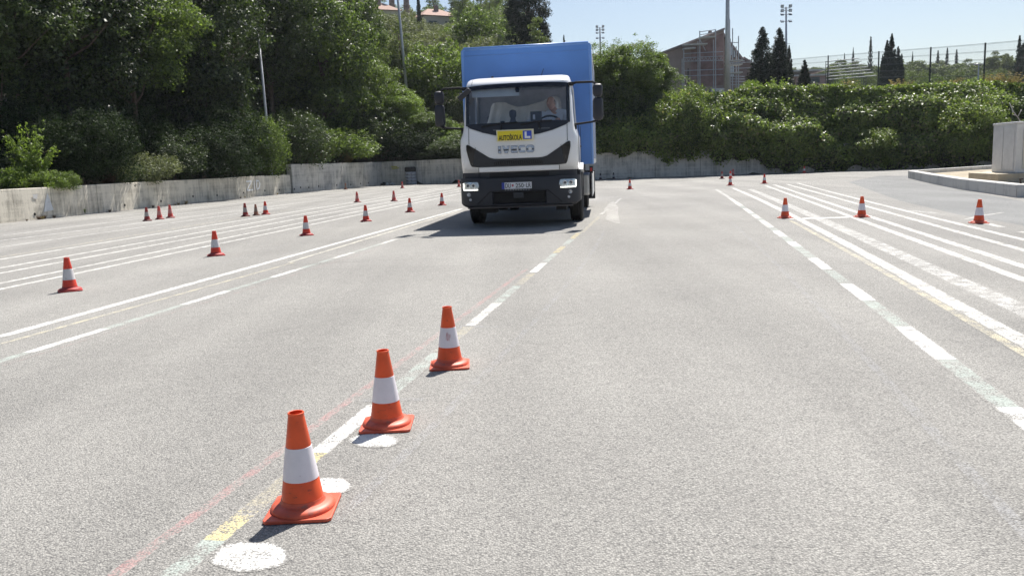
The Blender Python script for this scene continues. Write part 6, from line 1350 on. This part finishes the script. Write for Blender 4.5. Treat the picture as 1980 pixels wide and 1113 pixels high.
for v in hb.verts:
    x, y, z = v.co; w_ = .078*(1-.28*max(0, -z)**1.3); yy = y*.098*(1-.12*max(0, -z)); zz = z*.120
    if y < 0:   # face relief: brow, eye sockets, nose, lips, chin
        yy += -.020*math.exp(-((x/.14)**2+((z+.12)/.16)**2))-.008*math.exp(-((x/.10)**2+((z-.10)/.2)**2))
        yy += .010*(math.exp(-(((x-.38)/.17)**2+((z-.06)/.10)**2))+math.exp(-(((x+.38)/.17)**2+((z-.06)/.10)**2)))
        yy += -.007*math.exp(-((x/.28)**2+((z+.42)/.07)**2))-.012*math.exp(-((x/.3)**2+((z+.80)/.16)**2))
    v.co = hm@Vector((x*w_, yy, zz))
me_ = bpy.data.meshes.new('h'); hb.to_mesh(me_); hb.free(); bmx.from_mesh(me_)
for s in (-1, 1):    # ears
    eb = bmesh.new(); bmesh.ops.create_uvsphere(eb, u_segments=10, v_segments=8, radius=1.0)
    for v in eb.verts: v.co = hm@Vector((s*.077+v.co.x*.010, .012+v.co.y*.017, v.co.z*.032-.003))
    m2 = bpy.data.meshes.new('e'); eb.to_mesh(m2); eb.free(); bmx.from_mesh(m2)
    hx_ = J[8][0] if s < 0 else J[12][0]; hv = Vector(hx_)   # palm, four fingers curled on the rim and a thumb
    tmp = MB(); tmp.tube([hv, hv+Vector((0, -.05, .02))], [.030, .034], 8)
    for k in range(4): o_ = hv+Vector(((k-1.5)*.019, -.055, .025)); ln = [.045, .052, .048, .038][k]; tmp.tube([o_, o_+Vector((0, -ln*.6, .012)), o_+Vector((0, -ln*.8, -.02)), o_+Vector((0, -ln*.4, -.040))], [.010, .0095, .009, .008], 7)
    o_ = hv+Vector((-s*.030, -.02, .01)); tmp.tube([o_, o_+Vector((-s*.022, -.025, .012)), o_+Vector((-s*.02, -.05, .010))], [.012, .011, .009], 7)
    m2 = bpy.data.meshes.new('e'); m2.from_pydata(tmp.v, [], tmp.f); bmx.from_mesh(m2)
bm_ = bpy.data.meshes.new('person'); bmx.to_mesh(bm_); bmx.free()
SK = mat('skin', (0.58, 0.34, 0.25), .55, var=.08, scale=20)
dr = placed(meshobj('person', bm_, SK, None)); rm = dr.modifiers.new('r', 'REMESH'); rm.mode = 'VOXEL'; rm.voxel_size = .0065; rm.use_smooth_shade = True; sm2 = dr.modifiers.new('sm', 'SMOOTH'); sm2.iterations = 2
tag(dr, 'balding driver in a pale blue shirt sitting at the steering wheel of the truck', 'person')
J2 = [(J[i][0], tuple((r_+.012) for r_ in (J[i][1] if hasattr(J[i][1], '__len__') else (J[i][1],)*2))) for i in (0, 1, 2, 5, 6, 9, 10)]
J2[2] = (J2[2][0], (.172, .105)); J2.append(((dx-.205, -.28, 1.78), (.052, .052))); J2.append(((dx+.205, -.27, 1.78), (.052, .052)))
J2.append(((dx-.005, -.04, 2.075), (.070, .068)))
sh = meshobj('shirt', skinbody(J2, [(0, 1), (1, 2), (2, 3), (3, 4), (4, 7), (2, 5), (5, 6), (6, 8), (2, 9)], 0), mat('shirt_pale_blue', (0.74, 0.80, 0.90), .85, var=.05, scale=8), dr, smooth=True)
mb = MB()
for s in (-1, 1): p = hm@Vector((s*.031, -.079, .006)); mb.lathe([(.001, -.0055), (.006, -.002), (.0065, .003)], 10, tuple(p), 'y')
mb.build('eyes', mat('eye_dark', (0.03, 0.025, 0.02), .3), dr)
mb = MB()    # short grey hair round the sides and back
V_ = []; F_ = []; nu, nv = 28, 8
for j in range(nv+1):
    for i in range(nu+1):
        a = R(-5+190*i/nu); z = -.22+.70*j/nv; rr_ = math.sqrt(max(.05, 1-z*z))+.025; V_.append(hm@Vector((math.cos(a)*rr_*.080, math.sin(a)*rr_*.100, z*.122)))
for j in range(nv):
    for i in range(nu): a = j*(nu+1)+i; F_.append((a, a+1, a+nu+2, a+nu+1))
mb.add(V_, F_); mb.build('hair', mat('hair_grey', (0.16, 0.14, 0.13), .9, var=.3, scale=60), dr, smooth=True)

# ================================================================== 0.0013
mb = MB(); mb.box(-700, 700, -250, 900, -1.6, 46); hz_ = mb.build('haze', None, None)
hm_ = bpy.data.materials.new('haze'); hm_.use_nodes = True; t_ = hm_.node_tree; t_.nodes.remove(t_.nodes['Principled BSDF'])
pv = t_.nodes.new('ShaderNodeVolumePrincipled'); pv.inputs['Color'].default_value = (0.86, 0.92, 1.0, 1); pv.inputs['Density'].default_value = 0.00022; pv.inputs['Anisotropy'].default_value = 0.35
t_.links.new(pv.outputs[0], t_.nodes['Material Output'].inputs['Volume']); hz_.data.materials.append(hm_); hz_['kind'] = 'stuff'; hz_['label'] = 'thin pale summer haze filling the air over the lot'
